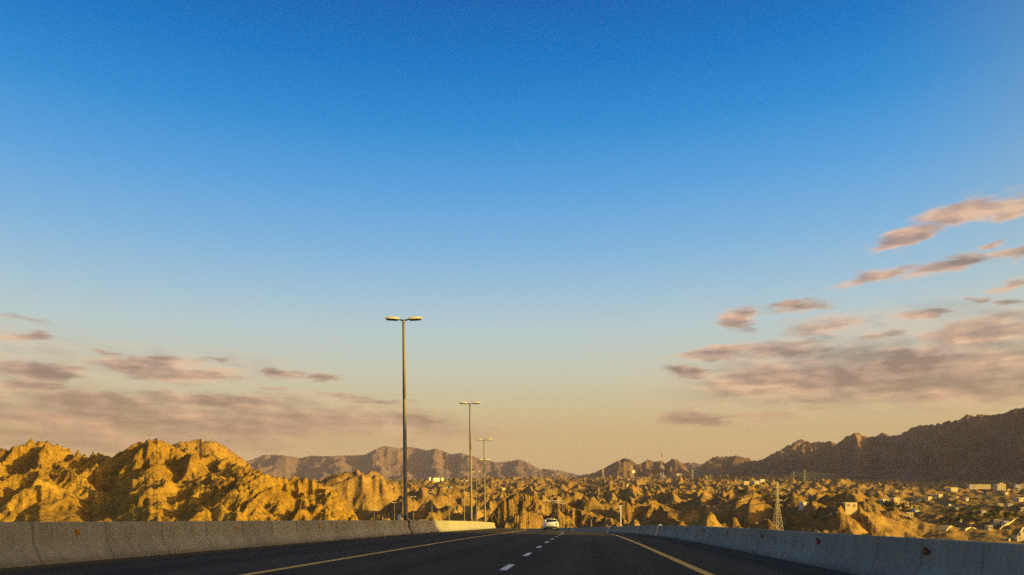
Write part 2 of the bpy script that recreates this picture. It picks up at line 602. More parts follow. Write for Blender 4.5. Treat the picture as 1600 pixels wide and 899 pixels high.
def carve(h, dx, n, kd, m, ud, smax, fixed, seed=0):
    """stream-power incision with a slope limit: water finds its way downhill and cuts the valleys"""
    ny, nx = h.shape
    N = ny * nx
    rs = np.random.RandomState(seed)
    idx = np.arange(N).reshape(ny, nx)
    nb = [(a, b) for a in (-1, 0, 1) for b in (-1, 0, 1) if a or b]
    nid = [np.roll(idx, (-a, -b), (0, 1)).ravel() for a, b in nb]
    nds = [dx * np.hypot(a, b) for a, b in nb]
    jit = [1 + 0.25 * (rs.rand(N).astype(np.float32) - .5) for _ in nb]
    h = h.ravel().astype(np.float64)
    fixed = fixed.ravel()
    ud = np.broadcast_to(ud, (ny, nx)).ravel()
    smax = np.broadcast_to(smax, (ny, nx)).ravel()
    for it in range(n):
        best = np.zeros(N)
        rcv = np.arange(N)
        ds = np.full(N, dx)
        for q, d, j in zip(nid, nds, jit):
            s = (h - h[q]) / d * j
            k = s > best
            best[k] = s[k]
            rcv[k] = q[k]
            ds[k] = d
        rcv[fixed] = np.nonzero(fixed)[0]
        root = rcv == np.arange(N)
        order = np.argsort(np.where(root, N, rcv), kind='stable')
        cnt = np.bincount(rcv[~root], minlength=N)
        start = np.concatenate([[0], np.cumsum(cnt)[:-1]])
        levels = [np.nonzero(root)[0]]
        while True:
            f = levels[-1]
            c = cnt[f]
            f, c = f[c > 0], c[c > 0]
            if len(f) == 0:
                break
            off = np.repeat(start[f] - np.concatenate([[0], np.cumsum(c)[:-1]]), c) + np.arange(c.sum())
            levels.append(order[off])
        A = np.ones(N)
        for lv in levels[:0:-1]:
            np.add.at(A, rcv[lv], A[lv])
        f = kd * A ** m / ds
        up = h + np.where(fixed, 0, ud)
        h = np.where(fixed, h, up)
        for lv in levels[1:]:
            r = h[rcv[lv]]
            h[lv] = np.minimum((up[lv] + f[lv] * r) / (1 + f[lv]), r + smax[lv] * ds[lv])
    return h.reshape(ny, nx)


def pnoise(ny, nx, cells, seed):
    """smooth periodic noise with features of about 1/cells of the tile"""
    r = np.random.RandomState(seed).randn(ny, nx)
    Fq = np.fft.fft2(r)
    ky, kx = np.meshgrid(np.fft.fftfreq(ny), np.fft.fftfreq(nx), indexing='ij')
    Fq *= np.exp(-(np.hypot(kx, ky) * cells) ** 2)
    q = np.real(np.fft.ifft2(Fq))
    return q / q.std()


def lookup(grid, fy, fx, wrap=False):
    """cubic-free smooth lookup of a grid at fractional indices"""
    ny, nx = grid.shape
    if wrap:
        i, j = np.floor(fx).astype(int), np.floor(fy).astype(int)
        a, b = fx - i, fy - j
        i0, i1, j0, j1 = i % nx, (i + 1) % nx, j % ny, (j + 1) % ny
    else:
        fx, fy = np.clip(fx, 0, nx - 1.001), np.clip(fy, 0, ny - 1.001)
        i0, j0 = fx.astype(int), fy.astype(int)
        a, b = fx - i0, fy - j0
        i1, j1 = i0 + 1, j0 + 1
    return (grid[j0, i0] * (1 - a) + grid[j0, i1] * a) * (1 - b) + (grid[j1, i0] * (1 - a) + grid[j1, i1] * a) * b


def gully(X, Y, gx, gy, cell, s):
    """small furrows that run straight down the slope"""
    gl = np.sqrt(gx * gx + gy * gy) + 1e-6
    sx, sy = -gy / gl, gx / gl
    px, py = X / cell, Y / cell
    ix, iy = np.floor(px), np.floor(py)
    fx, fy = px - ix, py - iy
    ix, iy = ix.astype(np.int32), iy.astype(np.int32)
    C = S = 0
    for dx in (-1, 0, 1):
        for dy in (-1, 0, 1):
            a, b = (ix + dx) & 255, (iy + dy) & 255
            vx, vy = fx - dx - JX[s % 16][a, b], fy - dy - JY[s % 16][a, b]
            w = np.exp(-2.2 * (vx * vx + vy * vy))
            ph = (vx * sx + vy * sy) * 6.2832
            C = C + w * np.cos(ph)
            S = S + w * np.sin(ph)
    m = np.sqrt(C * C + S * S)
    return (1 - 2 * np.abs(np.arctan2(S, C)) / np.pi) * m / (m + 0.15), gl


def blur(z, n):
    for _ in range(n):
        z = (np.roll(z, 1, 0) + 2 * z + np.roll(z, -1, 0)) / 4
        z = (np.roll(z, 1, 1) + 2 * z + np.roll(z, -1, 1)) / 4
    return z


def furrow(z, dx, gx, gy, seed, k, cells):
    for i, c in enumerate(cells):
        b = blur(z, max(1, int(c * c / 3)))
        dy_, dx_ = np.gradient(b, dx)
        g, gl = gully(gx, gy, dx_, dy_, c * dx, seed + i)
        z = z + k * c * dx * g * np.clip(gl / 0.5, 0, 1)
    return z


def carve_sheet(S, env, floor, dx, iters, kd, ud, smax, seed, rough, box=None, grain=None, beds=0.0, fk=0.075):
    """carve a surveyed envelope on a square grid, then read it on the sheet's own grid"""
    x0, x1, y0, y1 = box if box else (S.X.min(), S.X.max(), S.Y.min(), S.Y.max())
    nx, ny = int((x1 - x0) / dx) + 2, int((y1 - y0) / dx) + 2
    gx, gy = np.meshgrid(x0 + np.arange(nx) * dx, y0 + np.arange(ny) * dx)
    e = env(gx, gy)
    ht = np.clip(e - floor, 0, None)
    pk = max(ht.max(), 1)
    h = ht + (ht > 0.03 * pk) * (pnoise(ny, nx, 48, seed) * .05 * pk + pnoise(ny, nx, 18, seed + 1) * .022 * pk) * (0.45 if grain else 1.0)
    h = h + np.random.RandomState(seed).rand(ny, nx) * .15 * dx
    upl = ht / pk
    if grain:                                # tilted beds: long spurs that share one bearing
        ga, along, across, amt = grain
        uu, vv = gx * math.sin(ga) + gy * math.cos(ga), gx * math.cos(ga) - gy * math.sin(ga)
        vv = vv + 0.35 * across * fbm(gx / (across * 1.6), gy / (across * 1.6), 2, seed + 5)
        gr = ridged(uu / along, vv / across, 2, seed + 6, .40) - .70
        h = h + (ht > 0.03 * pk) * amt * gr * np.clip(ht / pk * 3, 0, 1)
        upl = upl * (1 + 0.9 * np.clip(gr, -.8, .8))
    fixed = ht <= 0.02 * pk
    fixed[0] = fixed[-1] = True
    fixed[:, 0] = fixed[:, -1] = True
    h[fixed] = ht[fixed]
    sm = np.clip(smax * (1 + .28 * pnoise(ny, nx, 12, seed + 2)), .3 * smax, 1.7 * smax)
    kk = kd * np.exp(.5 * pnoise(ny, nx, 10, seed + 3)).ravel()
    z = carve(h, dx, iters, kk, 0.45, ud * upl, sm, fixed, seed)
    z = furrow(z, dx, gx, gy, seed, fk, (9.5, 5.0, 3.0))
    w = dx * 1.1
    X = S.X + w * fbm(S.X / (dx * 7), S.Y / (dx * 7), 2, seed)
    Y = S.Y + w * fbm(S.X / (dx * 7) + 50, S.Y / (dx * 7) + 20, 2, seed + 3)
    H = floor + lookup(z, (Y - y0) / dx, (X - x0) / dx)
    on = np.clip((H - floor) / (0.1 * pk), 0, 1)
    H = H + on * rough * (ridged(S.X / (dx * 4.5), S.Y / (dx * 4.5), 4, seed + 1, .55) - .9)
    if grain:
        uu, vv = S.X * math.sin(ga) + S.Y * math.cos(ga), S.X * math.cos(ga) - S.Y * math.sin(ga)
        wv = vv + across * .10 * fbm(S.X / (across * .5), S.Y / (across * .5), 3, seed + 2)
        bed = ridged(uu / (across * .50), wv / (across * .08), 4, seed + 9, .6) - .95
        crag = ridged(S.X / (across * .30) + 3, S.Y / (across * .22), 4, seed + 11, .6) - .95
        H = H + on * beds * (1.0 * bed + 0.45 * crag)
    S.H = H.astype(np.float32)


class Sheet:
    """a height field on a polar grid round the viewpoint: real metres, real slopes"""
    all = []

    def __init__(self, p0, p1, np_, r0, r1, nr):
        self.phi = np.linspace(p0, p1, np_).astype(np.float32)
        self.r = np.geomspace(r0, r1, nr).astype(np.float32)
        self.P, self.Rr = np.meshgrid(self.phi, self.r)
        self.X, self.Y = self.Rr * np.sin(self.P), self.Rr * np.cos(self.P)
        self.H = np.zeros_like(self.X)
        Sheet.all.append(self)

    def fit(self, pts, wfun, smooth=9, n=2):
        """move the relief up or down along each bearing until its skyline follows the surveyed one"""
        ang = np.array([az_el(x, y) for x, y in pts])
        tgt = np.interp(self.phi, ang[:, 0], ang[:, 1])
        for _ in range(n):
            q = self.H * 1.0 / self.Rr
            W = wfun
            q2 = np.where(W > 0.15, q, -9)
            k = np.argmax(q2, axis=0)
            cur = q2[k, np.arange(len(self.phi))]
            rr = self.r[k]
            d = np.where(cur > -5, (tgt - cur) * rr, 0)
            d = np.clip(d, -0.12 * rr, 0.06 * rr)
            if smooth > 1:
                kk = np.ones(smooth) / smooth
                d = np.convolve(np.pad(d, smooth // 2, mode='edge'), kk, 'valid')
            self.H = self.H + W * d[None, :]

    def sample(self, x, y):
        x, y = np.atleast_1d(np.asarray(x, float)), np.atleast_1d(np.asarray(y, float))
        ph, r = np.arctan2(x, y), np.hypot(x, y)
        fi = (ph - self.phi[0]) / (self.phi[-1] - self.phi[0]) * (len(self.phi) - 1)
        fj = np.log(np.maximum(r, 1e-3) / self.r[0]) / np.log(self.r[-1] / self.r[0]) * (len(self.r) - 1)
        ok = (fi >= 0) & (fi < len(self.phi) - 1) & (fj >= 0) & (fj < len(self.r) - 1)
        fi, fj = np.clip(fi, 0, len(self.phi) - 1.001), np.clip(fj, 0, len(self.r) - 1.001)
        i, j = fi.astype(int), fj.astype(int)
        a, b = fi - i, fj - j
        H = self.H
        v = (H[j, i] * (1 - a) + H[j, i + 1] * a) * (1 - b) + (H[j + 1, i] * (1 - a) + H[j + 1, i + 1] * a) * b
        return np.where(ok, v, -999)

    def build(self, name, mat, label=None):
        nr, npp = self.H.shape
        co = np.stack([self.X, self.Y, self.H + Z0], -1).reshape(-1, 3).astype(np.float32)
        idx = np.arange(nr * npp, dtype=np.int32).reshape(nr, npp)
        q = np.stack([idx[:-1, :-1], idx[:-1, 1:], idx[1:, 1:], idx[1:, :-1]], -1).reshape(-1, 4)
        me = bpy.data.meshes.new(name)
        me.vertices.add(len(co))
        me.vertices.foreach_set('co', co.ravel())
        me.loops.add(q.size)
        me.loops.foreach_set('vertex_index', q.ravel())
        me.polygons.add(len(q))
        me.polygons.foreach_set('loop_start', np.arange(0, q.size, 4, dtype=np.int32))
        me.polygons.foreach_set('use_smooth', np.ones(len(q), dtype=bool))
        me.materials.append(mat)
        me.update(calc_edges=True)
        o = link(bpy.data.objects.new(name, me))
        # the camera-facing side must be up
        return tag(o, label, None, None, 'structure')


def ground_z(x, y):
    z = np.full(np.shape(np.atleast_1d(x)), -60.0)
    for s in Sheet.all:
        z = np.maximum(z, s.sample(x, y))
    return z


def hit(px, py, t0=140, t1=8500):
    d = ray(px, py)
    t = np.geomspace(t0, t1, 2500)
    x, y, z = d.x * t, d.y * t, d.z * t
    g = ground_z(x, y)
    k = np.nonzero(g >= z)[0]
    if len(k) == 0:
        return None
    i = k[0]
    return x[i], y[i], float(g[i]), t[i]


# ------------------------------------------------------------------ the road's line
S1, RAD = 52.0, 585.0


def axis(s):
    if s <= S1:
        return 0.0, s, 0.0
    a = (s - S1) / RAD
    return -RAD * (1 - math.cos(a)), S1 + RAD * math.sin(a), a


def z_road(s, lat):
    T = 0.0 if s < 25 else ((s - 25) ** 2 / 100 if s < 75 else s - 50)
    k = 0.007 + 0.007 * min(1.3, max(0.0, (lat + 10.1) / 15.7))
    return -1.05 - 0.0229 * lat - 0.0537 * s - k * T - 0.00045 * max(0.0, s - 300) ** 2


def rp(s, lat, h=0.0):
    x, y, a = axis(s)
    return Vector((x + lat * math.cos(a), y + lat * math.sin(a), Z0 + z_road(s, lat) + h))


def road_s(x, y):
    """approximate station and offset of points, vectorised"""
    cx, cy = -RAD, S1
    a = np.arctan2(y - cy, x - cx)
    rr = np.hypot(x - cx, y - cy)
    s = np.where(y < S1, y, S1 + a * RAD)
    lat = np.where(y < S1, x, rr - RAD)
    return s, lat


# ------------------------------------------------------------------ terrain
def px_phi(x):
    return az_el(x, 750)[0]


# valley of small eroded hills: one carved tile read with a slow warp, flattened where the town lies
T = Sheet(R(-52), R(46), 1500, 26, 4600, 980)
X, Y, Rr = T.X, T.Y, T.Rr
NT_, DXT = 520, 1.75
chan = np.abs(pnoise(NT_, NT_, 70, 2))
fx_ = chan < 0.10
h0 = np.clip(chan - .1, 0, .8) * 8 + pnoise(NT_, NT_, 9, 4) * .5
h0[fx_] = 0
tile = carve(h0, DXT, 80, 0.30 * np.exp(.5 * pnoise(NT_, NT_, 12, 8)).ravel(), 0.45, 0.80,
             np.clip(0.80 + 0.2 * pnoise(NT_, NT_, 16, 9), .35, 1.2), fx_, 4)
tgx, tgy = np.meshgrid(np.arange(NT_) * DXT, np.arange(NT_) * DXT)
tile = furrow(tile, DXT, tgx, tgy, 3, 0.09, (8, 4))
big = fbm(X / 520, Y / 520, 3, 2)
rough = sst(big, -0.9, -0.1)
town = sst(T.P, px_phi(1330), px_phi(1480)) * sst(Rr, 330, 430) * (1 - sst(Rr, 1500, 2200))
flatp = sst(T.P, px_phi(1430), px_phi(1510)) * (1 - sst(Rr, 520, 660))
amp = (0.55 + 0.45 * rough) * (1 - 0.60 * town) * (1 - 0.7 * flatp)
wx = X + 60 * fbm(X / 700, Y / 700, 2, 3) + 3 * fbm(X / 24, Y / 24, 2, 6)
wy = Y + 60 * fbm(X / 700 + 40, Y / 700 + 11, 2, 5) + 3 * fbm(X / 24 + 9, Y / 24, 2, 7)
ca_, sa_ = math.cos(0.5), math.sin(0.5)
tz = lookup(tile, (wx * sa_ + wy * ca_) / DXT, (wx * ca_ - wy * sa_) / DXT, True)
hc = ray(535, 750) * 850                     # a separate hill right of the golden ones
knoll = np.exp(-((X - hc.x) / 105) ** 2 - ((Y - hc.y) / 130) ** 2)
T.H = (-43 + 30 * knoll + 5 * big + (4 + 20 * (1 - sst(T.P, px_phi(1200), px_phi(1400)))) * sst(Rr, 1100, 3300) + amp * (tz * 1.35 + 1.0 * (ridged(X / 9, Y / 9, 4, 3, .6) - .9))).astype(np.float32)
# the fill that carries the road
sr, lr = road_s(X, Y)
zr = -1.05 - 0.0229 * lr - 0.0537 * sr - 0.0155 * np.maximum(0, sr - 45) - 0.00045 * np.maximum(0, sr - 300) ** 2
dist = np.maximum(lr - 7.2, -28 - lr)
fill = zr - 0.45 - np.maximum(dist, 0) / 1.55
on = sst(sr, 620, 520)
near = sst(dist, 60, 6) * sst(sr, 620, 520)
cap_h = zr - 0.45 + np.maximum(dist, 0) * 0.9
T.H = np.where(sr < 560, np.maximum(T.H, fill), T.H)
T.H = np.where((dist < 25) & (sr < 560), np.minimum(T.H, cap_h), T.H).astype(np.float32)

# left hills
L = Sheet(R(-54), R(-14.5), 1100, 210, 1150, 620)
crest = [(-260, 720), (-160, 705), (-60, 712), (-20, 704), (0, 700), (18, 702), (40, 692), (60, 688), (80, 693), (105, 700), (138, 712),
         (150, 707), (175, 713), (195, 702), (215, 691), (240, 687), (258, 690), (275, 699), (300, 706), (340, 707), (370, 716),
         (400, 726), (430, 738), (470, 741), (500, 746), (520, 755), (545, 776), (565, 797), (580, 812), (610, 860), (650, 900)]
ca = np.array([az_el(x, y) for x, y in crest])
ctan = np.interp(L.phi, ca[:, 0], ca[:, 1])
Dc = np.interp(L.phi, [R(-54), px_phi(0), px_phi(240), px_phi(420), px_phi(560), R(-14.5)], [700, 640, 570, 490, 440, 430])


def env_left(x, y):
    ph, r = np.arctan2(x, y), np.hypot(x, y)
    tn = np.interp(ph, ca[:, 0], ca[:, 1])
    D = np.interp(ph, [R(-54), px_phi(0), px_phi(240), px_phi(420), px_phi(560), R(-14.5)], [700, 640, 570, 490, 440, 430])
    u = (r - D) / D
    rise = np.where(u < 0, np.clip(1 + u / 0.50, 0, 1) ** 1.05, np.clip(1 - u / 0.5, 0, 1) ** 1.2)
    rise = rise * sst(ph, R(-14.5), R(-15.6))
    return -44 + np.clip(tn * D + 46, 0, None) * rise


carve_sheet(L, env_left, -43, 1.5, 56, 0.28, 0.62, 1.05, 5, 0.3, grain=(R(24), 360, 92, 52), beds=2.0, fk=0.11)
e = (env_left(L.X, L.Y) + 44)
L.fit(crest, np.clip(e / 70, 0, 1), smooth=21, n=2)

# a further jagged peak behind them
P = Sheet(px_phi(215), px_phi(430), 260, 1250, 2100, 160)
pk = [(215, 760), (250, 712), (268, 695), (285, 690), (300, 689), (318, 685), (335, 685), (346, 691), (362, 703), (380, 716), (405, 745), (430, 790)]
pa = np.array([az_el(x, y) for x, y in pk])
pt = np.interp(P.phi, pa[:, 0], pa[:, 1])


def env_peak(x, y):
    ph, r = np.arctan2(x, y), np.hypot(x, y)
    return -60 + (np.interp(ph, pa[:, 0], pa[:, 1]) * 1650 + 60) * np.clip(1 - np.abs(r - 1650) / 380, 0, 1)


rise = np.clip(1 - np.abs(P.Rr - 1650) / 380, 0, 1)
carve_sheet(P, env_peak, -60, 6, 40, 0.5, 1.4, 1.1, 8, 4)
P.fit(pk, rise, smooth=9)

# the rock cut beside the bend, behind the car
O = Sheet(px_phi(735), px_phi(1010), 420, 150, 420, 300)
ok_ = [(735, 850), (755, 822), (768, 802), (785, 783), (800, 773), (818, 771), (835, 777), (850, 784), (870, 786), (885, 788), (900, 795),
       (920, 799), (940, 803), (955, 808), (968, 816), (985, 830), (1010, 860)]
oa = np.array([az_el(x, y) for x, y in ok_])
ot = np.interp(O.phi, oa[:, 0], oa[:, 1])


def env_cut(x, y):
    ph, r = np.arctan2(x, y), np.hypot(x, y)
    u = r - 262
    rise = np.where(u < 0, np.clip(1 + u / 85, 0, 1), np.clip(1 - u / 130, 0, 1))
    return -38 + (np.interp(ph, oa[:, 0], oa[:, 1]) * 262 + 38) * rise


carve_sheet(O, env_cut, -37.5, 0.9, 26, 0.08, 0.10, 0.85, 14, 0.4, grain=(R(50), 70, 20, 5), beds=0.4, fk=0.03)
rise = np.clip((env_cut(O.X, O.Y) + 38) / 30, 0, 1)
O.fit(ok_, rise, smooth=7)

# right mountain range, running away to the left
MT = Sheet(px_phi(1060), R(47), 900, 1900, 6800, 420)
mc = [(1060, 760), (1072, 750), (1083, 737), (1090, 725), (1105, 717), (1120, 712), (1132, 713), (1145, 711), (1170, 716), (1190, 715), (1205, 708),
      (1225, 700), (1240, 692), (1252, 686), (1265, 692), (1280, 690), (1305, 691), (1320, 683), (1337, 675), (1350, 682), (1367, 683),
      (1378, 676), (1390, 681), (1405, 680), (1430, 666), (1448, 664), (1460, 664), (1475, 660), (1490, 658), (1510, 650), (1530, 648),
      (1550, 649), (1570, 646), (1580, 640), (1600, 637), (1700, 622), (1800, 610), (2000, 600)]
ma = np.array([az_el(x, y) for x, y in mc])
mt = np.interp(MT.phi, ma[:, 0], ma[:, 1])
Dm = np.interp(MT.phi, [px_phi(1060), px_phi(1200), px_phi(1400), px_phi(1600), R(47)], [5400, 4700, 3700, 3000, 2500])


def env_mount(x, y):
    ph, r = np.arctan2(x, y), np.hypot(x, y)
    D = np.interp(ph, [px_phi(1060), px_phi(1200), px_phi(1400), px_phi(1600), R(47)], [5400, 4700, 3700, 3000, 2500])
    u = (r - D) / D
    rise = np.where(u < 0, np.clip(1 + u / 0.30, 0, 1) ** 1.1, np.clip(1 - u / 0.25, 0, 1))
    return -62 + (np.interp(ph, ma[:, 0], ma[:, 1]) * D + 62) * rise


carve_sheet(MT, env_mount, -61, 15, 46, 2.0, 2.2, 0.95, 21, 5, grain=(R(68), 1500, 420, 120))
rise = np.clip((env_mount(MT.X, MT.Y) + 62) / 220, 0, 1)
MT.fit(mc, rise, smooth=11)

# low dark hills in the middle distance
FH = Sheet(px_phi(850), px_phi(1110), 420, 3300, 5000, 140)
fc = [(850, 765), (880, 752), (900, 744), (915, 741), (930, 738), (945, 731), (960, 723), (975, 716), (985, 718), (996, 726), (1003, 724), (1012, 718),
      (1022, 722), (1032, 720), (1040, 724), (1050, 717), (1060, 719), (1070, 727), (1082, 741), (1095, 755), (1110, 765)]
fa = np.array([az_el(x, y) for x, y in fc])


def env_foot(x, y):
    ph, r = np.arctan2(x, y), np.hypot(x, y)
    return -60 + (np.interp(ph, fa1[:, 0], fa1[:, 1]) * 4000 + 60) * np.clip(1 - np.abs(r - 4000) / 560, 0, 1)


fa1 = fa
carve_sheet(FH, env_foot, -59, 12, 30, 0.9, 0.6, 0.7, 25, 6)
rise = np.clip((env_foot(FH.X, FH.Y) + 60) / 130, 0, 1)
FH.fit(fc, rise, smooth=7)

# the farthest range
FR = Sheet(px_phi(300), px_phi(1180), 700, 5600, 8600, 170)
rc = [(300, 735), (370, 724), (385, 720), (398, 717), (412, 711), (440, 711), (470, 716), (487, 712), (505, 713), (540, 712), (570, 711), (585, 703),
      (600, 697), (612, 699), (625, 701), (634, 698), (650, 700), (668, 704), (680, 701), (690, 704), (705, 710), (720, 708), (740, 713),
      (760, 719), (780, 722), (800, 720), (812, 717), (826, 722), (845, 732), (855, 731), (870, 733), (890, 738), (905, 742), (940, 735),
      (1000, 735), (1070, 724), (1085, 723), (1100, 725), (1180, 735)]
fa = np.array([az_el(x, y) for x, y in rc])


def env_far(x, y):
    ph, r = np.arctan2(x, y), np.hypot(x, y)
    rise = np.where(r < 7000, np.clip(1 + (r - 7000) / 1300, 0, 1), np.clip(1 - (r - 7000) / 1300, 0, 1))
    return -70 + (np.interp(ph, fa2[:, 0], fa2[:, 1]) * 7000 + 70) * rise


fa2 = fa
carve_sheet(FR, env_far, -69, 26, 36, 2.2, 1.4, 0.7, 31, 14)
rise = np.clip((env_far(FR.X, FR.Y) + 70) / 300, 0, 1)
FR.fit(rc, rise, smooth=5)

T.build('terrain', M['badland'])
L.build('hills', M['rock'])
P.build('hills', M['rock'])
O.build('rock_cutting', M['outcrop'])
MT.build('mountains', M['mountain'])
FH.build('hills', M['mountain'])
FR.build('mountains', M['far_rock_haze_tint'])

# ground out to the horizon
gm = MB()
N = 96
gm.add([(9000 * math.cos(2 * math.pi * i / N), 9000 * math.sin(2 * math.pi * i / N), Z0 - 64) for i in range(N)], [tuple(range(N))])
tag(gm.build('ground', M['ground']), kind='structure')

# rocky hill on the right of the road, beside and behind the viewpoint: its shadow lies over the near road
def roadside_hill():
    n, m = 150, 170
    xs, ys = np.linspace(16, 330, n), np.linspace(-330, 170, m)
    XX, YY = np.meshgrid(xs, ys)
    # crest along x=120; its northern end slopes down at about 32 degrees
    top = np.clip((24 - YY) * 0.95 + 21, -55, 62) + 4 * perlin(YY / 40.0, YY * 0 + 2, 3) * sst(24 - YY, 10, 50)
    shp = np.where(XX < 120, np.clip((XX - 14) / 106, 0, 1) ** 0.9, np.clip(1 - (XX - 120) / 210, 0, 1))
    H = -60 + (top + 60) * (0.55 + 0.45 * shp) * (1 - 0) - (1 - shp) * 14
    # keep clear of the road
    s_, l_ = road_s(XX, YY)
    zr_ = -1.05 - 0.0229 * l_ - 0.0537 * s_
    H = np.minimum(H, zr_ - 0.9 + np.maximum(l_ - 8, 0) * 0.75)
    H = H + 2.0 * (ridged(XX / 34, YY / 34, 4, 4) - 0.9) * sst(l_, 12, 40)
    mb = MB()
    v = np.stack([XX, YY, H + Z0], -1).reshape(-1, 3)
    mb.v = [tuple(p) for p in v.tolist()]
    for j in range(m - 1):
        for i in range(n - 1):
            a = j * n + i
            mb.f.append((a, a + 1, a + n + 1, a + n))
    mb.mi = [0] * len(mb.f)
    o = mb.build('hills', M['rock'], None, True)
    tag(o, kind='structure')


roadside_hill()


# ------------------------------------------------------------------ road
def strip(s0, s1, step, lats, h, name, mat, parent=None):
    mb = MB()
    ss = list(np.arange(s0, s1 - 1e-6, step)) + [s1]
    n = len(lats)
    for s in ss:
        for la in lats:
            mb.v.append(tuple(rp(s, la, h)))
    for j in range(len(ss) - 1):
        for i in range(n - 1):
            a = j * n + i
            mb.f.append((a, a + 1, a + n + 1, a + n))
    mb.mi = [0] * len(mb.f)
    return mb.build(name, mat, parent, True)


road = tag(strip(-45, 560, 3, [-10.12, -8, -5.7, -3.6, -1.6, 0.4, 2.44, 4.2, 5.62], 0.0, 'road', M['asphalt']), kind='structure')
strip(-45, 560, 3, [-26.5, -22, -18, -14, -11.4], 0.0, 'opposite_carriageway', M['asphalt'], road)
strip(-45, 560, 3, [-11.4, -10.8, -10.12], -0.02, 'median_strip', M['ground'], road)
strip(-45, 560, 3, [5.62, 6.3, 7.6], -0.02, 'verge', M['ground'], road)
strip(-30, 420, 2, [-5.79, -5.61], 0.005, 'edge_line', M['yellow_paint'], road)
strip(-30, 420, 2, [2.34, 2.55], 0.005, 'edge_line', M['yellow_paint'], road)
k = 0
for i in range(-3, 34):
    s = 14.6 + 5.75 * i
    strip(s, s + 1.9, 0.95, [-1.67, -1.52], 0.005, 'lane_dash', M['white_paint'], road)


# ------------------------------------------------------------------ concrete barriers
def barrier_profile():
    half = [(0.31, 0.0), (0.305, 0.075), (0.285, 0.085), (0.155, 0.33), (0.125, 0.40), (0.085, 0.79), (0.072, 0.81)]
    return [(x, z) for x, z in half] + [(-x, z) for x, z in reversed(half)]


def barrier_mesh(length, seed):
    rnd = random.Random(seed)
    mb = MB()
    prof = barrier_profile()
    n = len(prof)
    ys = [0.0, 0.03, length - 0.045, length - 0.015]
    for j, yy in enumerate(ys):
        inset = 0.032 if j in (0, 3) else 0.0
        for i, (x, z) in enumerate(prof):
            sx = 1 if x > 0 else -1
            mb.v.append((x - sx * inset, yy, max(z - (inset if z > 0.6 else 0), 0)))
    for j in range(3):
        for i in range(n):
            a, b = j * n + i, j * n + (i + 1) % n
            mb.f.append((a, b, b + n, a + n))
    mb.f.append(tuple(range(n - 1, -1, -1)))
    mb.f.append(tuple(range(3 * n, 4 * n)))
    mb.mi = [0] * len(mb.f)
    return mb.mesh('concrete_barrier', M['concrete'])


def barrier_run(face, sgn, s_start, seg, count, gaps, refl, label_fn, group, amber):
    """face: offset of the traffic face's foot; sgn: -1 barrier lies to the left of it"""
    me = barrier_mesh(seg, 3)
    lat = face + sgn * 0.31
    rm = MB()
    rm.box((0, 0, 0), (0.025, 0.085, 0.11))
    rm.box((-sgn * 0.018, 0, 0.0), (0.02, 0.07, 0.09))
    rme = rm.mesh('reflector', M['reflect_amber'] if amber else M['reflect_red'])
    tri = MB()
    tri.add([(-0.015, 0.11, -0.07), (-0.015, -0.10, 0.0), (-0.015, 0.11, 0.08), (0.015, 0.11, -0.07), (0.015, -0.10, 0.0), (0.015, 0.11, 0.08)],
            [(0, 1, 2), (5, 4, 3), (3, 4, 1, 0), (4, 5, 2, 1), (5, 3, 0, 2)])
    trm = tri.mesh('reflector', M['reflect_red'])
    s = s_start
    ri = 0
    for i in range(count):
        for g in gaps:
            if abs(s - g) < seg / 2:
                s += 0.55
                break
        a, b = rp(s, lat), rp(s + seg, lat)
        d = b - a
        o = bpy.data.objects.new('concrete_barrier', me)
        o.matrix_world = Matrix.Translation(a) @ Matrix.Rotation(math.atan2(-d.x, d.y), 4, 'Z') @ Matrix.Rotation(math.asin(d.z / d.length), 4, 'X')
        o.matrix_world = o.matrix_world @ Matrix.Diagonal((1, d.length / seg, 1, 1))
        link(o)
        tag(o, label_fn(i, s), 'concrete barrier', group)
        while ri < len(refl) and refl[ri] < s:
            ri += 1
        if ri < len(refl) and s <= refl[ri] < s + seg:
            r_ = bpy.data.objects.new('reflector', rme if amber else trm)
            r_.location = (-sgn * 0.128, refl[ri] - s, 0.60)
            if amber:
                r_.rotation_euler = (0, R(-sgn * 6), R(sgn * 40))
            link(r_, o)
            ri += 1
        s += seg


def left_label(i, s):
    k = i - 4
    if k < 0:
        return 'warm grey concrete segment of the left barrier, outside the photo past its left edge'
    if s > 98:
        return 'far concrete segment of the left barrier hidden round the bend past the third lamp'
    if s > 54:
        return 'sunlit yellow segment of the left barrier, %s counting from the photo\'s left edge' % ordinal(k + 1)
    return 'shaded grey segment of the left barrier, %s counting from the photo\'s left edge' % ordinal(k + 1)


def right_label(i, s):
    k = i - 2
    if k < 0:
        return 'dark grey concrete segment of the right barrier, outside the photo past its right edge'
    if k >= 45:
        return 'tiny grey concrete segment of the right barrier on the bend behind the white car'
    return 'dark grey segment of the right barrier, %s counting from the photo\'s right edge' % ordinal(k + 1)


barrier_run(-10.12, -1, 13.0 - 2.15 * 4, 2.15, 62, [43.0, 88.0], [14.2 + 7.0 * i for i in range(-2, 30)], left_label,
            'concrete segments of the left roadside barrier', True)
barrier_run(5.62, 1, 9.45 - 1.95 * 2, 1.95, 108, [57.5, 103, 148], [13.1 + 5.8 * i for i in range(0, 30)], right_label,
            'concrete segments of the right roadside barrier', False)

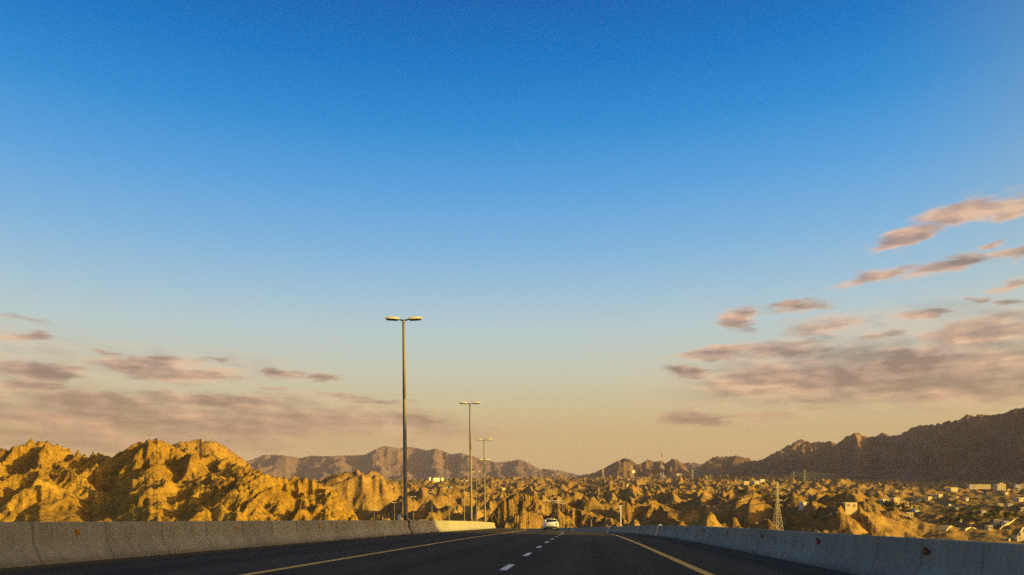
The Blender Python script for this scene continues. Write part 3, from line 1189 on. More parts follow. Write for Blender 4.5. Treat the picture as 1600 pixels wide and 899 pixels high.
# covers over the open joints
for s, lat, sgn, lab in ((43.3, -10.43, -1, 'dark steel cover in the left barrier joint at the nearest lamp'),
                         (57.6, 5.93, 1, 'pale capped dark cover over the open joint of the right barrier'),
                         (103.2, 5.93, 1, 'small capped cover over the barrier joint right of the white car'),
                         (148.2, 5.93, 1, 'small capped cover over the barrier joint left of the white car')):
    x, y, a = axis(s)
    e = empty('joint_cover', rp(s, lat), a)
    tag(e, lab, 'joint cover', 'covers over the open barrier joints')
    b = MB()
    b.box((sgn * 0.02, 0, 0.62), (0.10, 0.62, 0.30))
    if sgn < 0:
        b.box((0.0, 0, 0.25), (0.16, 0.56, 0.42))
    b.build('steel_plate', M['dark_metal'], e)
    if sgn > 0:
        c = MB()
        c.box((-0.10, -0.30, 0.30), (0.34, 0.03, 0.40))
        c.build('sunlit_face_plate', M['sunlit_face_amber'], e)  # added plate, brightens the joint where the end face stays dark
    c = MB()
    c.box((0, 0, 0.845), (0.24, 0.72, 0.06), 0, 0.8)
    c.build('cap', M['mast_white'] if sgn > 0 else M['dark_metal'], e)

e = tag(empty('marker_post', rp(43.9, -11.05)), 'small white marker standing behind the left barrier beside the nearest lamp', 'marker post')
b = MB()
b.tube((0, 0, 0), (0, 0, 0.80), 0.04, 0.04, 8)
b.build('post', M['mast_white'], e)
b = MB()
b.box((0, 0, 0.98), (0.20, 0.14, 0.34), 0, 0.75)
b.build('marker_head', M['mast_white'], e)


# ------------------------------------------------------------------ street lamps
def make_lamp():
    root = empty('street_lamp')
    b = MB()
    segs = [(0, 0.145), (4, 0.128), (8, 0.108), (12.75, 0.085)]
    for (z0, r0), (z1, r1) in zip(segs[:-1], segs[1:]):
        b.tube((0, 0, z0), (0, 0, z1), r0, r1, 12, cap=(z1 > 12))
    b.build('pole', M['pole'], root, True)
    b = MB()
    b.box((0, 0, 0.02), (0.5, 0.5, 0.04))
    for x in (-0.19, 0.19):
        for y in (-0.19, 0.19):
            b.tube((x, y, 0.04), (x, y, 0.12), 0.02, 0.02, 6)
    b.build('base_plate', M['pole'], root)
    b = MB()
    b.box((0, -0.135, 0.85), (0.13, 0.02, 0.45))
    b.build('access_door', M['dark_metal'], root)
    for sg in (-1, 1):
        b = MB()
        b.tube((sg * 0.04, 0, 12.70), (sg * 0.34, 0, 12.76), 0.045, 0.04, 8)
        arm = b.build('arm', M['dark_metal'], root)
        # housing: tapered shell, rounded outline
        b = MB()
        n = 9
        secs = []
        for i in range(n):
            t = i / (n - 1)
            w = 0.06 + 0.13 * math.sin(math.pi * min(1, 0.18 + t * 0.72)) ** 0.7
            hgt = 0.05 + 0.12 * math.sin(math.pi * min(1, 0.2 + 0.68 * t)) ** 0.8
            x = sg * (0.28 + 0.86 * t)
            z = 12.75 + 0.045 * t
            secs.append([(x, w * math.cos(q), z + max(0, hgt * math.sin(q))) for q in np.linspace(0, math.pi, 8)])
        for i, sec in enumerate(secs):
            b.v += sec
        for i in range(n - 1):
            for j in range(7):
                a = i * 8 + j
                b.f.append((a, a + 1, a + 9, a + 8))
            b.f.append((i * 8 + 7, i * 8, i * 8 + 8, i * 8 + 15))
        b.f.append(tuple(range(7, -1, -1)))
        b.f.append(tuple(range((n - 1) * 8, n * 8)))
        b.mi = [0] * len(b.f)
        head = b.build('lamp_head', M['lamp_top'], root)
        b = MB()
        b.add([(sg * (0.36), -0.12, 12.74), (sg * 1.08, -0.12, 12.775), (sg * 1.08, 0.12, 12.775), (sg * 0.36, 0.12, 12.74),
               (sg * (0.40), -0.09, 12.68), (sg * 1.04, -0.09, 12.715), (sg * 1.04, 0.09, 12.715), (sg * 0.40, 0.09, 12.68)],
              [(0, 1, 2, 3), (7, 6, 5, 4), (0, 4, 5, 1), (1, 5, 6, 2), (2, 6, 7, 3), (3, 7, 4, 0)])
        b.build('lens', M['lamp_under'], head)
    return root


LAMP_S = [45.2, 78, 112, 147, 181, 215, 250, 285, 320, 355, 390]
proto = make_lamp()
for i, s in enumerate(LAMP_S):
    o = proto if i == 0 else copy_tree(proto)
    x, y, a = axis(s)
    o.location = rp(s, -10.98 if i == 0 else -11.2 if i == 1 else -11.7, -0.02)
    o.scale = (1, 1, 1.045)
    o.rotation_euler = (0, 0, a + R([8, 4, 0, 0, 0, 0, 0, 0, 0, 0, 0][i]))
    lab = ('nearest and tallest twin-headed street lamp, lower pole in shadow' if i == 0 else
           'twin-headed grey street lamp in the median, %s from the nearest along the bend' % ordinal(i + 1))
    tag(o, lab, 'street lamp', 'twin street lamps along the left barrier')


# ------------------------------------------------------------------ white car
def make_car():
    root = empty('car')
    # cross-sections along y (rear at 0, front at 4.5): (y, half width at sill, half width at shoulder, belt z, roof z, half roof width)
    W = 0.90
    secs = [(0.00, .74, .78, .62, .80, .98), (0.06, .82, .86, .50, .86, 1.03), (0.28, .85, W, .36, .90, 1.10), (0.95, .86, W, .22, .90, 1.08),
            (1.9, .86, W, .20, .88, 1.02), (3.0, .86, W, .20, .86, .98), (3.75, .84, .88, .22, .78, .92), (4.25, .80, .82, .30, .70, .80), (4.45, .66, .70, .40, .60, .66)]
    b = MB()
    ring = []
    for y, ws, wsh, zb, zm, zt in secs:
        pts = [(-ws, zb), (-wsh, zb + .12), (-wsh, zm), (-wsh + .07, zt), (0, zt + .02), (wsh - .07, zt), (wsh, zm), (wsh, zb + .12), (ws, zb)]
        ring.append([(px, y, pz) for px, pz in pts])
    n = 9
    for r_ in ring:
        b.v += r_
    for j in range(len(ring) - 1):
        for i in range(n):
            a, c = j * n + i, j * n + (i + 1) % n
            b.f.append((a, c, c + n, a + n))
    b.f.append(tuple(range(n - 1, -1, -1)))
    b.f.append(tuple(range((len(ring) - 1) * n, len(ring) * n)))
    b.mi = [0] * len(b.f)
    body = b.build('body', M['car_white'], root, True)
    # roof and pillars
    b = MB()
    def cabin(z0, z1, wb, wt, y0, y1, y2, y3):
        return [(-wb, y0, z0), (wb, y0, z0), (wb, y3, z0), (-wb, y3, z0), (-wt, y1, z1), (wt, y1, z1), (wt, y2, z1), (-wt, y2, z1)]
    q = [(0, 3, 2, 1), (4, 5, 6, 7), (0, 1, 5, 4), (1, 2, 6, 5), (2, 3, 7, 6), (3, 0, 4, 7)]
    b.add(cabin(1.40, 1.47, .64, .56, .86, 1.05, 2.15, 2.45), q)
    b.build('roof', M['car_white'], root, True)
    for sg in (-1, 1):
        for (ya, yb) in ((0.42, 0.98), (3.05, 2.33), (1.72, 1.72)):
            b = MB()
            b.tube((sg * .77, ya, 1.03), (sg * .625, yb, 1.43), .055, .045, 6)
            b.build('pillar', M['car_white'], root)
    b = MB()
    b.add(cabin(1.03, 1.405, .755, .60, .46, .94, 2.32, 3.0), q)
    b.build('windows', M['glass'], root)
    b = MB()
    b.tube((-.52, .84, 1.475), (.52, .84, 1.475), .03, .03, 6)
    b.build('spoiler', M['car_white'], root)
    b = MB()
    b.box((0, -.012, .44), (1.50, .10, .20), 0)
    b.build('bumper', M['black_trim'], root)
    for sg in (-1, 1):
        b = MB()
        b.add([(sg * .50, -.035, .78), (sg * .80, .0, .76), (sg * .80, .0, .92), (sg * .50, -.02, .90),
               (sg * .50, .06, .78), (sg * .80, .10, .76), (sg * .80, .10, .92), (sg * .50, .06, .90)],
              [(0, 1, 2, 3), (7, 6, 5, 4), (0, 4, 5, 1), (1, 5, 6, 2), (2, 6, 7, 3), (3, 7, 4, 0)])
        b.build('tail_light', M['tail'], root)
        b = MB()
        b.box((sg * .98, 2.75, 1.06), (.16, .10, .12))
        b.build('wing_mirror', M['car_white'], root)
        for y in (.82, 3.55):
            b = MB()
            b.tube((sg * .70, y, .33), (sg * .915, y, .33), .33, .33, 18)
            w = b.build('wheel', M['rubber'], root)
            b = MB()
            b.tube((sg * .905, y, .33), (sg * .925, y, .33), .21, .19, 14)
            b.build('rim', M['rim'], w)
    b = MB()
    b.box((0, -.04, .76), (.46, .02, .14))
    b.build('number_plate', M['plate'], root)
    return root


car = make_car()
tag(car, 'white car driving away in the left lane towards the bend', 'car')
CS = 92
x, y, a = axis(CS)
car.location = rp(CS, -2.5, 0.0)
p1, p2 = rp(CS, -2.5), rp(CS + 4, -2.5)
car.rotation_euler = (math.asin((p2.z - p1.z) / 4), 0, a + R(3))


# ------------------------------------------------------------------ lattice pylons
def lattice(b, h, wb, wt, zw, n, st):
    def half(z):
        return (wb + (wt - wb) * min(1, z / zw)) / 2 if z < zw else wt / 2 * (1 - 0.35 * (z - zw) / max(h - zw, 1))
    zs = [0]
    step = h / n * 1.5
    while zs[-1] < h:
        zs.append(min(h, zs[-1] + step))
        step = max(h / n * 0.6, step * 0.86)
    for z0, z1 in zip(zs[:-1], zs[1:]):
        a, c = half(z0), half(z1)
        A = [(-a, -a, z0), (a, -a, z0), (a, a, z0), (-a, a, z0)]
        C = [(-c, -c, z1), (c, -c, z1), (c, c, z1), (-c, c, z1)]
        for i in range(4):
            j = (i + 1) % 4
            b.tube(A[i], C[i], st, st, 4, False)
            b.tube(A[i], C[j], st * .6, st * .6, 4, False)
            b.tube(A[j], C[i], st * .6, st * .6, 4, False)
            b.tube(C[i], C[j], st * .6, st * .6, 4, False)
    return half


def make_pylon(st=0.16, panels=14):
    root = empty('pylon')
    b = MB()
    half = lattice(b, 44, 8.5 if panels > 10 else 10.5, 2.2 if panels > 10 else 1.5, 26, panels, st)
    b.build('tower_body', M['steel'], root)
    for z, w in ((27, 6.2), (33, 7.4), (39, 5.6)):
        b = MB()
        hh = half(z)
        for sg in (-1, 1):
            for y in (-hh, hh):
                b.tube((sg * hh, y, z), (sg * w, 0, z + .4), st * .8, st * .6, 4, False)
                b.tube((sg * hh, y, z + 1.8), (sg * w, 0, z + .4), st * .8, st * .6, 4, False)
        arm = b.build('crossarm', M['steel'], root)
        for sg in (-1, 1):
            b = MB()
            for k in range(6):
                b.tube((sg * w, 0, z + .3 - k * .38), (sg * w, 0, z - .02 - k * .38), .24, .12, 6)
            b.build('insulator', M['insulator'], arm)
    return root


# (x, y of top, y of foot): pixels only pick the spot; each tower stands on the terrain at true size
PYL = [(1215, 752, 829, 'tall lattice pylon just beyond the right barrier, largest in the valley', None),
       (581, 742, 806, 'lattice pylon in the gully at the right end of the golden hills', 820),
       (1240, 736, 757, 'left of the twin pylons on the flat hill below the dark mountain', 2000),
       (1257, 734, 757, 'right of the twin pylons on the flat hill below the dark mountain', 2000),
       (1268, 699, 720, 'left of the paired small pylons high on the dark mountain spur', None),
       (1275, 699, 720, 'right of the paired small pylons high on the dark mountain spur', None),
       (1345, 699, 713, 'tiny pylon halfway up the dark mountain, left of two', None),
       (1365, 696, 712, 'tiny pylon halfway up the dark mountain, right of two', None),
       (1409, 727, 738, 'tiny pylon low on the dark mountain, left of two', None),
       (1431, 727, 735, 'tiny pylon low on the dark mountain, right of two', None),
       (942, 726, 743, 'small pylon on the skyline of the badlands left of the red mast', 2700),
       (987, 726, 743, 'small pylon between the red mast and the dark peak', 2700),
       (1082, 733, 746, 'small pylon right of the red mast in front of the dark mountain foot', 2600),
       (1104, 742, 758, 'thin pylon in the shade right of the red mast, left of two', 2200),
       (1110, 740, 758, 'thin pylon in the shade right of the red mast, right of two', 2200),
       (939, 770, 802, 'slim pylon among the badlands above the rock cutting', 900)]
proto = make_pylon()
farp = make_pylon(0.15, 8)
pylons = []
for i, (px, yt, yb, lab, dd) in enumerate(PYL):
    if dd is None:
        h = hit(px, yb)
        if h is None:
            h = (*(ray(px, yb) * 3200).xy, (ray(px, yb) * 3200).z, 3200)
        gx, gy, gz, t = h
        ht = (yb - yt) / F * t
    else:
        v = ray(px, yt) * dd
        gx, gy = v.x, v.y
        gz = float(ground_z(gx, gy)[0])
        ht = v.z - gz
    o = (proto if i == 0 else farp if i == 2 else copy_tree(proto if dd is not None and dd < 1500 else farp))
    o.location = (gx, gy, Z0 + gz - 0.6)
    sc = max(0.3, min(1.6, ht / 44))
    wsc = sc if i > 1 else sc * 0.85
    o.scale = (wsc, wsc, sc)
    o.rotation_euler = (0, 0, R([20, 35, 10, 10, 15, 15, 5, 5, 8, 8, 40, 40, 30, 20, 20, 50][i]))
    tag(o, lab, 'pylon', 'lattice power pylons across the valley')
    pylons.append((gx, gy, Z0 + gz, sc, R([20, 35, 10, 10, 15, 15, 5, 5, 8, 8, 40, 40, 30, 20, 20, 50][i])))


def cable(a, b, sag, r):
    mb = MB()
    a, b = Vector(a), Vector(b)
    n = 14
    pts = [a.lerp(b, i / n) - Vector((0, 0, sag * 4 * (i / n) * (1 - i / n))) for i in range(n + 1)]
    for p, q in zip(pts[:-1], pts[1:]):
        mb.tube(p, q, r, r, 4, False)
    return mb


def arm_tip(i, z, sgx):
    gx, gy, gz, sc, rz = pylons[i]
    w = {27: 6.2, 33: 7.4, 39: 5.6}[z] * sc * sgx
    return Vector((gx + w * math.cos(rz), gy + w * math.sin(rz), gz + (z - 1.5) * sc))


for i, j, lab in ((0, 2, 'power lines rising from the tall pylon to the left twin pylon'),
                  (15, 0, 'power lines crossing the badlands from the slim pylon to the tall pylon'),
                  (2, 8, 'power lines strung from the twin pylons across the dark mountain foot'),
                  (3, 9, 'power lines strung from the right twin pylon to the low mountain pylon')):
    root = empty('power_line', pylons[i][:3])
    tag(root, lab, 'power line', 'power lines between the pylons')
    for z in (27, 33, 39):
        mb = cable(arm_tip(i, z, 1) - Vector(pylons[i][:3]), arm_tip(j, z, -1) - Vector(pylons[i][:3]), 14, 0.16)
        mb.build('cable', M['cable'], root)

# red and white mast on the skyline
v = ray(1034, 700) * 2650
gz = float(ground_z(v.x, v.y)[0])
ht = v.z - gz
e = tag(empty('radio_mast', (v.x, v.y, Z0 + gz)), 'tall red and white lattice mast on the skyline', 'mast')
nb = 7
for k in range(nb):
    b = MB()
    z0, z1 = ht * k / nb * .82, ht * (k + 1) / nb * .82
    w = lambda z: 5.2 * (1 - z / ht) + 0.9
    a, c = w(z0), w(z1)
    A = [(-a, -a, z0), (a, -a, z0), (a, a, z0), (-a, a, z0)]
    C = [(-c, -c, z1), (c, -c, z1), (c, c, z1), (-c, c, z1)]
    for i in range(4):
        j = (i + 1) % 4
        b.tube(A[i], C[i], .32, .32, 4, False)
        b.tube(A[i], C[j], .2, .2, 4, False)
        b.tube(A[j], C[i], .2, .2, 4, False)
        b.tube(C[i], C[j], .2, .2, 4, False)
    b.build('lattice_section', M['mast_red'] if k % 2 == 0 else M['mast_white'], e)
b = MB()
b.tube((0, 0, ht * .82), (0, 0, ht), .45, .25, 6)
b.build('aerial', M['mast_red'], e)
b = MB()
b.box((0, 0, ht * .60), (4.6, 4.6, .4))
b.build('platform', M['mast_white'], e)

# sign gantry beyond the cutting, seen from behind
v0, v1 = ray(846, 783) * 430, ray(881, 784) * 430
gz = min(float(ground_z(v0.x, v0.y)[0]), float(ground_z(v1.x, v1.y)[0]))
e = tag(empty('sign_gantry', (v0.x, v0.y, Z0 + gz)), 'pale steel truss gantry crossing above the dark rock cutting', 'gantry')
b = MB()
ax = Vector((v1.x - v0.x, v1.y - v0.y, 0))
zt = v0.z - gz
for dz in (0, -1.7):
    for dy in (-.5, .5):
        b.tube((0, dy, zt + dz), (ax.x, ax.y + dy, zt + dz), .16, .16, 5)
for k in range(7):
    t0, t1 = k / 7, (k + 1) / 7
    b.tube((ax.x * t0, ax.y * t0, zt), (ax.x * t1, ax.y * t1, zt - 1.7), .09, .09, 4)
    b.tube((ax.x * t1, ax.y * t1, zt), (ax.x * t1, ax.y * t1, zt - 1.7), .09, .09, 4)
b.build('truss', M['mast_white'], e)
for q in (Vector((0, 0, 0)), ax):
    b = MB()
    b.tube((q.x, q.y, -1), (q.x, q.y, zt + .2), .26, .22, 8)
    b.build('upright', M['pole'], e)

# cream post with a cabinet beyond the right barrier
v = ray(969.5, 790) * 210
gz = float(ground_z(v.x, v.y)[0])
e = tag(empty('camera_post', (v.x, v.y, Z0 + gz)), 'cream post with a box head beyond the right barrier', 'camera post')
zt = v.z - gz
b = MB()
b.tube((0, 0, -.3), (0, 0, zt - 1.1), .20, .17, 8)
b.build('post', M['sign_white'], e)
b = MB()
b.box((0, 0, zt - .55), (.78, .5, 1.1), 0, 1.12)
b.build('cabinet', M['sign_white'], e)


# ------------------------------------------------------------------ buildings of the valley
def make_house(w, d, h, wall, storeys, nwin, parapet=0.5):
    root = empty('house')
    b = MB()
    b.box((0, 0, h / 2 - 2.0), (w, d, h + 4.0))
    b.build('walls', M[wall], root)
    b = MB()
    t = .25
    for sx in (-1, 1):
        b.box((sx * (w / 2 - t / 2 + .03), 0, h + parapet / 2), (t, d + .06, parapet))
        b.box((0, sx * (d / 2 - t / 2 + .03), h + parapet / 2), (w - 2 * t + .05, t, parapet))
    b.build('parapet', M[wall], root)
    if storeys > 1:
        b = MB()
        b.box((w * .18, d * .1, h + 1.3), (w * .35, d * .4, 2.6))
        b.build('roof_room', M[wall], root)
    for s in range(storeys):
        z = h * (s + .55) / storeys
        for i in range(nwin):
            x = (-.5 + (i + .5) / nwin) * w
            if s == 0 and i == nwin // 2:
                b = MB()
                b.box((x, -d / 2 - .03, min(2.2, h * .7) / 2), (min(1.1, w * .16), .10, min(2.2, h * .7)))
                b.build('door', M['door'], root)
                continue
            b = MB()
            b.box((x, -d / 2 - .02, z), (min(1.2, w / nwin * .4), .10, min(1.3, h / storeys * .38)))
            b.build('window', M['window'], root)
    return root


# (x, y of foot, width px, height px, wall, storeys, label)
BLD = [
    (1562, 766, 14, 9, 'wall_cream', 3, 'tallest cream block standing above the long wall at the mountain foot'),
    (1530, 766, 26, 4, 'wall_cream', 1, 'long low cream house left of the tallest cream block'),
    (1488, 766, 13, 3.5, 'wall_cream', 1, 'low cream house at the left end of the upper village row'),
    (1517, 764, 6, 5, 'wall_white', 1, 'small white house poking above the long low cream house'),
    (1399, 782, 11, 3, 'wall_cream', 1, 'low cream shed left of the grey track below the brown bluff'),
    (1402, 791, 20, 5, 'wall_ochre', 1, 'long ochre house above the green trees'),
    (1418, 791, 12, 4, 'wall_cream', 1, 'cream house joined to the right of the ochre house'),
    (1382, 790, 12, 2.5, 'wall_white', 1, 'flat white shed left of the ochre house'),
    (1420, 807, 11, 5, 'wall_cream', 1, 'small cream house on the hill top behind the right barrier'),
    (1557, 818, 15, 4, 'wall_cream', 1, 'cream house right of the grove beside a thin pole'),
    (1571, 820, 8, 4, 'wall_white', 1, 'pale house right of the cream house by the grove'),
    (1545, 828, 6, 3.5, 'wall_cream', 1, 'little gatehouse on the long pale wall'),
    (1594, 845, 20, 5, 'wall_cream', 2, 'two-storey yellow house at the right edge above the barrier'),
    (1254, 796, 6, 4, 'wall_white', 1, 'bright white cube house right of the tall pylon'),
    (1327, 797, 20, 3, 'wall_cream', 1, 'long low cream building on the slope above the middle of the right barrier'),
    (680, 752, 12, 4, 'wall_white', 1, 'white house cluster block far off right of the nearest lamp'),
    (690, 752, 6, 3, 'wall_white', 1, 'small white house right of the far white block'),
    (671, 752, 5, 3, 'wall_white', 1, 'tiny white house left of the far white block'),
    (1036, 748, 8, 3, 'wall_white', 1, 'white shed at the foot of the red mast'),
    (1060, 744, 12, 3, 'wall_cream', 1, 'cream building on the skyline right of the red mast'),
    (988, 743, 8, 3, 'wall_white', 1, 'white shed at the foot of the pylon left of the red mast'),
    (1165, 757, 9, 4, 'wall_cream', 1, 'cream block at the left of the shaded hamlet below the mountain'),
    (1180, 755, 12, 3, 'wall_grey', 1, 'grey block in the middle of the shaded hamlet below the mountain'),
    (1190, 753, 8, 3.5, 'wall_white', 1, 'pale block at the right of the shaded hamlet below the mountain'),
    (1562, 792, 9, 3, 'wall_cream', 1, 'cream house left in the middle village row at the right'),
    (1577, 791, 7, 3, 'wall_white', 1, 'white house in the middle village row at the right'),
    (1596, 798, 8, 4, 'wall_cream', 1, 'cream house at the right edge below the middle village row'),
    (1482, 792, 5, 3, 'wall_white', 1, 'small white house above the left end of the grove'),
    (1494, 797, 5, 3, 'wall_grey', 1, 'small grey house above the middle of the grove'),
    (1432, 800, 10, 2.5, 'wall_white', 1, 'narrow white shed under the green trees'),
    (1515, 820, 8, 4, 'wall_ochre', 1, 'ochre house in the lower grove'),
    (1500, 816, 6, 4, 'wall_white', 1, 'white house in the lower grove'),
    (1535, 803, 8, 3, 'wall_grey', 1, 'grey house on the dark slope right of the grove'),
    (1590, 763, 9, 4, 'wall_white', 1, 'pale house behind the long wall right of the tallest block'),
]
for px, py, wp, hp, wall, st, lab in BLD:
    h = hit(px, py)
    if h is None:
        continue
    gx, gy, gz, t = h
    w, hh = max(3.0, wp / F * t), max(1.8, hp / F * t)
    o = make_house(w, max(4, w * .6), hh, wall, st, max(2, min(5, int(w / 5))))
    q = max(2.0, w * .4)
    gz = max(gz, float(ground_z(np.array([gx - q, gx + q, gx, gx]), np.array([gy, gy, gy - q, gy + q])).max()))
    o.location = (gx, gy, Z0 + gz)
    o.rotation_euler = (0, 0, -math.atan2(gx, gy) + R(random.uniform(28, 55)))
    tag(o, lab, 'house', 'houses scattered over the valley')

# small plain houses sprinkled over the badlands, all alike
sm = make_house(8, 6, 3.2, 'wall_cream', 1, 2)
first = True
spots = []
rr = random.Random(5)
while len(spots) < 12:
    px = rr.choice([rr.uniform(1250, 1600), rr.uniform(1400, 1600), rr.uniform(700, 1200)])
    py = rr.uniform(765, 822) if px > 1120 else rr.uniform(748, 790)
    h = hit(px, py)
    if h and h[3] > 1000 and abs(float(ground_z(h[0] + 6, h[1])[0]) - h[2]) < 2.6:
        spots.append(h)
for gx, gy, gz, t in spots:
    o = sm if first else copy_tree(sm)
    first = False
    s = rr.uniform(.7, 1.35)
    o.location = (gx, gy, Z0 + gz)
    o.scale = (s * rr.uniform(.8, 1.3), s, s * rr.uniform(.8, 1.1))
    o.rotation_euler = (0, 0, -math.atan2(gx, gy) + R(rr.uniform(20, 65)))
    tag(o, 'tiny flat-roofed pale house dotted among the eroded hills', 'house', 'tiny pale houses among the eroded hills')


# long compound walls and tracks that follow the ground
def ground_ribbon(pts, width, h, name, mat):
    mb = MB()
    P3 = []
    for (ax_, ay_), (bx_, by_) in zip(pts[:-1], pts[1:]):
        n = max(2, int(math.hypot(bx_ - ax_, by_ - ay_) / 6))
        P3 += [(ax_ + (bx_ - ax_) * i / n, ay_ + (by_ - ay_) * i / n) for i in range(n)]
    P3.append(pts[-1])
    z = ground_z(np.array([p[0] for p in P3]), np.array([p[1] for p in P3]))
    for i, (x_, y_) in enumerate(P3):
        a, b = P3[max(0, i - 1)], P3[min(len(P3) - 1, i + 1)]
        d = Vector((b[0] - a[0], b[1] - a[1], 0)).normalized()
        nx, ny = d.y * width / 2, -d.x * width / 2
        zb = Z0 + float(z[i])
        mb.v += [(x_ - nx, y_ - ny, zb - 2), (x_ + nx, y_ + ny, zb - 2), (x_ + nx, y_ + ny, zb + h), (x_ - nx, y_ - ny, zb + h)]
    for i in range(len(P3) - 1):
        a = i * 4
        for k in range(4):
            mb.f.append((a + k, a + (k + 1) % 4, a + 4 + (k + 1) % 4, a + 4 + k))
    mb.f.append((0, 1, 2, 3))
    a = (len(P3) - 1) * 4
    mb.f.append((a + 3, a + 2, a + 1, a))
    mb.mi = [0] * len(mb.f)
    return mb.build(name, mat)


def line_hits(p, q, n=9):
    out = []
    for i in range(n):
        h = hit(p[0] + (q[0] - p[0]) * i / (n - 1), p[1] + (q[1] - p[1]) * i / (n - 1))
        if h:
            out.append(h)
    t = sorted(h[3] for h in out)[len(out) // 2]
    return [(ray(p[0], p[1]) * t).xy[:], (ray(q[0], q[1]) * (t * 1.12)).xy[:]]


for p, q, hp, wall, lab in (((1508, 828.5), (1612, 828.5), 2.6, 'wall_cream', 'long pale compound wall above the right end of the barrier'),
                            ((1574, 767), (1620, 767), 2.5, 'wall_cream', 'pale wall right of the tallest cream block'),
                            ((1495, 768), (1550, 768), 2.0, 'wall_cream', 'pale wall under the long low cream house'),
                            ((1576, 846), (1615, 846), 3.0, 'wall_cream', 'yellow garden wall in front of the two-storey house')):
    g = line_hits(p, q)
    t = math.hypot(*g[0])
    o = ground_ribbon(g, .5, hp / F * t, 'boundary_wall', M[wall])
    tag(o, lab, 'wall', 'pale boundary walls on the valley floor')
for p, q in (((1405, 783), (1500, 781)), ((1470, 829), (1520, 831))):
    g = line_hits(p, q)
    tag(ground_ribbon(g, 7, .25, 'path', M['track']), kind='structure')


# ------------------------------------------------------------------ trees of the valley
def make_tree(seed, mat):
    rnd = random.Random(seed)
    root = empty('acacia_tree')
    b = MB()
    b.tube((0, 0, -.4), (.1, 0, 1.5), .20, .13, 6)
    for k in range(4):
        a = k * 1.6 + rnd.random()
        b.tube((.1, 0, 1.4), (math.cos(a) * 1.2, math.sin(a) * 1.2, 2.9 + rnd.random() * .6), .10, .04, 5)
    b.build('trunk', M['bark'], root)
    b = MB()
    clumps = [(rnd.gauss(0, 1.0), rnd.gauss(0, 1.0), rnd.uniform(2.3, 4.4), rnd.uniform(.6, 1.1)) for _ in range(11)]
    for cx, cy, cz, cr in clumps:
        for _ in range(34):
            d = Vector((rnd.gauss(0, 1), rnd.gauss(0, 1), rnd.gauss(0, .75))).normalized() * cr * rnd.uniform(.5, 1.05)
            c = Vector((cx, cy, cz)) + d
            u = Vector((rnd.gauss(0, 1), rnd.gauss(0, 1), rnd.gauss(0, 1))).normalized()
            w = u.orthogonal().normalized()
            s = rnd.uniform(.16, .34)
            b.add([c - u * s, c + w * s * .6, c + u * s, c - w * s * .6], [(0, 1, 2, 3)])
    b.build('crown', M[mat], root)
    return root


def make_palm(seed):
    rnd = random.Random(seed)
    root = empty('palm_tree')
    b = MB()
    b.tube((0, 0, -.4), (.15, 0, 3.2), .22, .18, 7)
    b.tube((.15, 0, 3.2), (.1, 0, 6.4), .18, .15, 7)
    b.build('trunk', M['bark'], root)
    b = MB()
    for k in range(22):
        a = k * 2.4
        el = rnd.uniform(-.3, 1.2)
        pts = []
        for i in range(5):
            t = i / 4
            rr_ = 2.4 * t * math.cos(el * (1 - .4 * t))
            z = 6.4 + 2.4 * t * math.sin(el) - 1.5 * t * t
            pts.append(Vector((.1 + rr_ * math.cos(a), rr_ * math.sin(a), z)))
        side = Vector((-math.sin(a), math.cos(a), 0))
        vs, fs = [], []
        for i, p_ in enumerate(pts):
            w = .30 * (1 - abs(i / 4 - .45))
            vs += [p_ - side * w - Vector((0, 0, .12)), p_, p_ + side * w - Vector((0, 0, .12))]
        for i in range(4):
            fs += [(i * 3, i * 3 + 1, i * 3 + 4, i * 3 + 3), (i * 3 + 1, i * 3 + 2, i * 3 + 5, i * 3 + 4)]
        b.add(vs, fs)
    b.build('crown', M['leaf_b'], root)
    return root


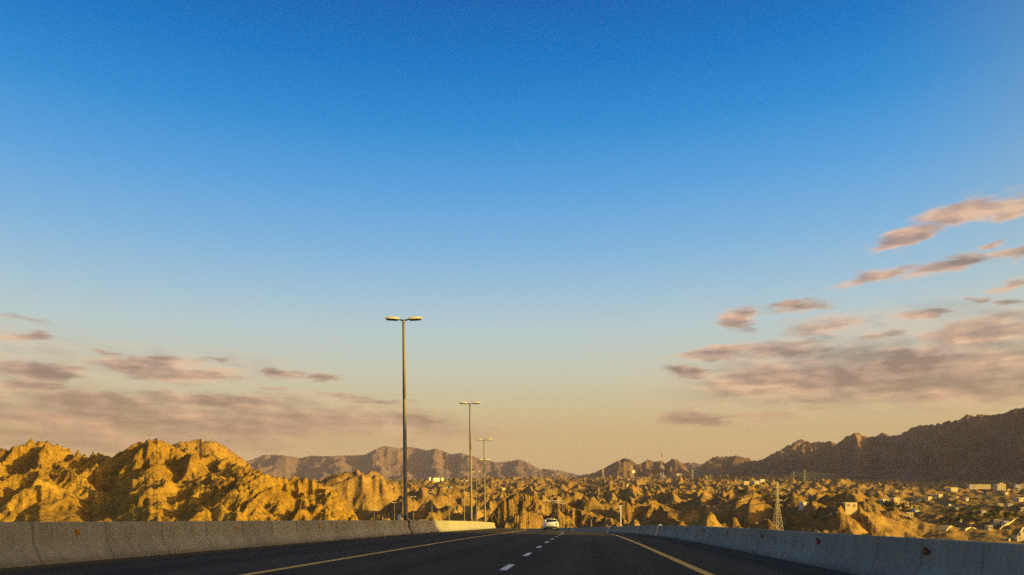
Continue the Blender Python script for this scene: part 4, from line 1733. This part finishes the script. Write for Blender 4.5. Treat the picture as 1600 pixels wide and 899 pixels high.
trees = [make_tree(1, 'leaf_a'), make_tree(2, 'leaf_a'), make_tree(3, 'leaf_b'), make_palm(4)]
used = [False] * 4
rr = random.Random(9)
ZN = [(1382, 1445, 790, 803, 30, 'small green tree in the upper grove under the ochre house', 'trees of the upper grove under the ochre house'),
      (1470, 1562, 798, 822, 62, 'small green tree in the lower grove near the right edge', 'trees of the lower grove near the right edge'),
      (1560, 1600, 800, 815, 10, 'small tree between the pale houses at the right edge', 'trees between the pale houses at the right edge'),
      (1150, 1240, 774, 790, 12, 'small shrubby tree in the dry channel left of the tall pylon', 'trees in the dry channel left of the tall pylon')]
for x0, x1, y0, y1, n, lab, grp in ZN:
    c = 0
    tries = 0
    while c < n and tries < n * 10:
        tries += 1
        h = hit(rr.uniform(x0, x1), rr.uniform(y0, y1))
        if h is None:
            continue
        c += 1
        k = rr.choice([0, 0, 1, 1, 2, 3])
        o = trees[k] if not used[k] else copy_tree(trees[k])
        used[k] = True
        o.location = (h[0], h[1], Z0 + h[2])
        s = rr.uniform(.7, 1.5)
        o.scale = (s, s, s * rr.uniform(.85, 1.15))
        o.rotation_euler = (0, 0, rr.uniform(0, 6.28))
        palm = k == 3
        tag(o, lab.replace('small green tree', 'tall thin palm').replace('small tree', 'tall thin palm').replace('small shrubby tree', 'thin palm') if palm else lab, 'tree', grp)

# thin valley lamp poles
def make_small_pole():
    root = empty('utility_pole')
    b = MB()
    b.tube((0, 0, -.5), (0, 0, 9.5), .17, .12, 6)
    b.build('pole', M['pole'], root)
    b = MB()
    b.tube((-1.0, 0, 8.9), (1.0, 0, 8.9), .09, .09, 5)
    b.build('crossarm', M['pole'], root)
    return root


proto = make_small_pole()
for i, (px, py, lab) in enumerate([(1300, 771, 'thin pole right of the twin pylons hill'), (1449, 808, 'thin pole left of the lower grove'),
                                   (1567, 818, 'thin pole beside the cream house by the grove'), (1407, 801, 'thin pole in the upper grove'),
                                   (1337, 785, 'thin pole beside the pale track below the mountain'), (1361, 818, 'thin pole behind the middle of the right barrier')]):
    h = hit(px, py)
    if h is None:
        continue
    o = proto if i == 0 else copy_tree(proto)
    o.location = (h[0], h[1], Z0 + h[2])
    tag(o, lab, 'pole', 'thin poles on the valley floor')

# ------------------------------------------------------------------ haze
hz = MB()
top = max(float(s.H.max()) for s in Sheet.all) + 25
hz.box((0, 0, Z0 + (top - 65.5) / 2), (19000, 19000, top + 65.5))
m = bpy.data.materials.new('haze_air')
m.use_nodes = True
t = NT(m.node_tree)
pv = t.n('ShaderNodeVolumePrincipled')
pv.inputs['Color'].default_value = HAZE_COLOR
pv.inputs['Density'].default_value = HAZE_DENSITY
pv.inputs['Anisotropy'].default_value = 0.0
out = t.n('ShaderNodeOutputMaterial')
t.l(pv.outputs[0], out.inputs['Volume'])
tag(hz.build('haze', m), kind='stuff')
print('haze top', top)
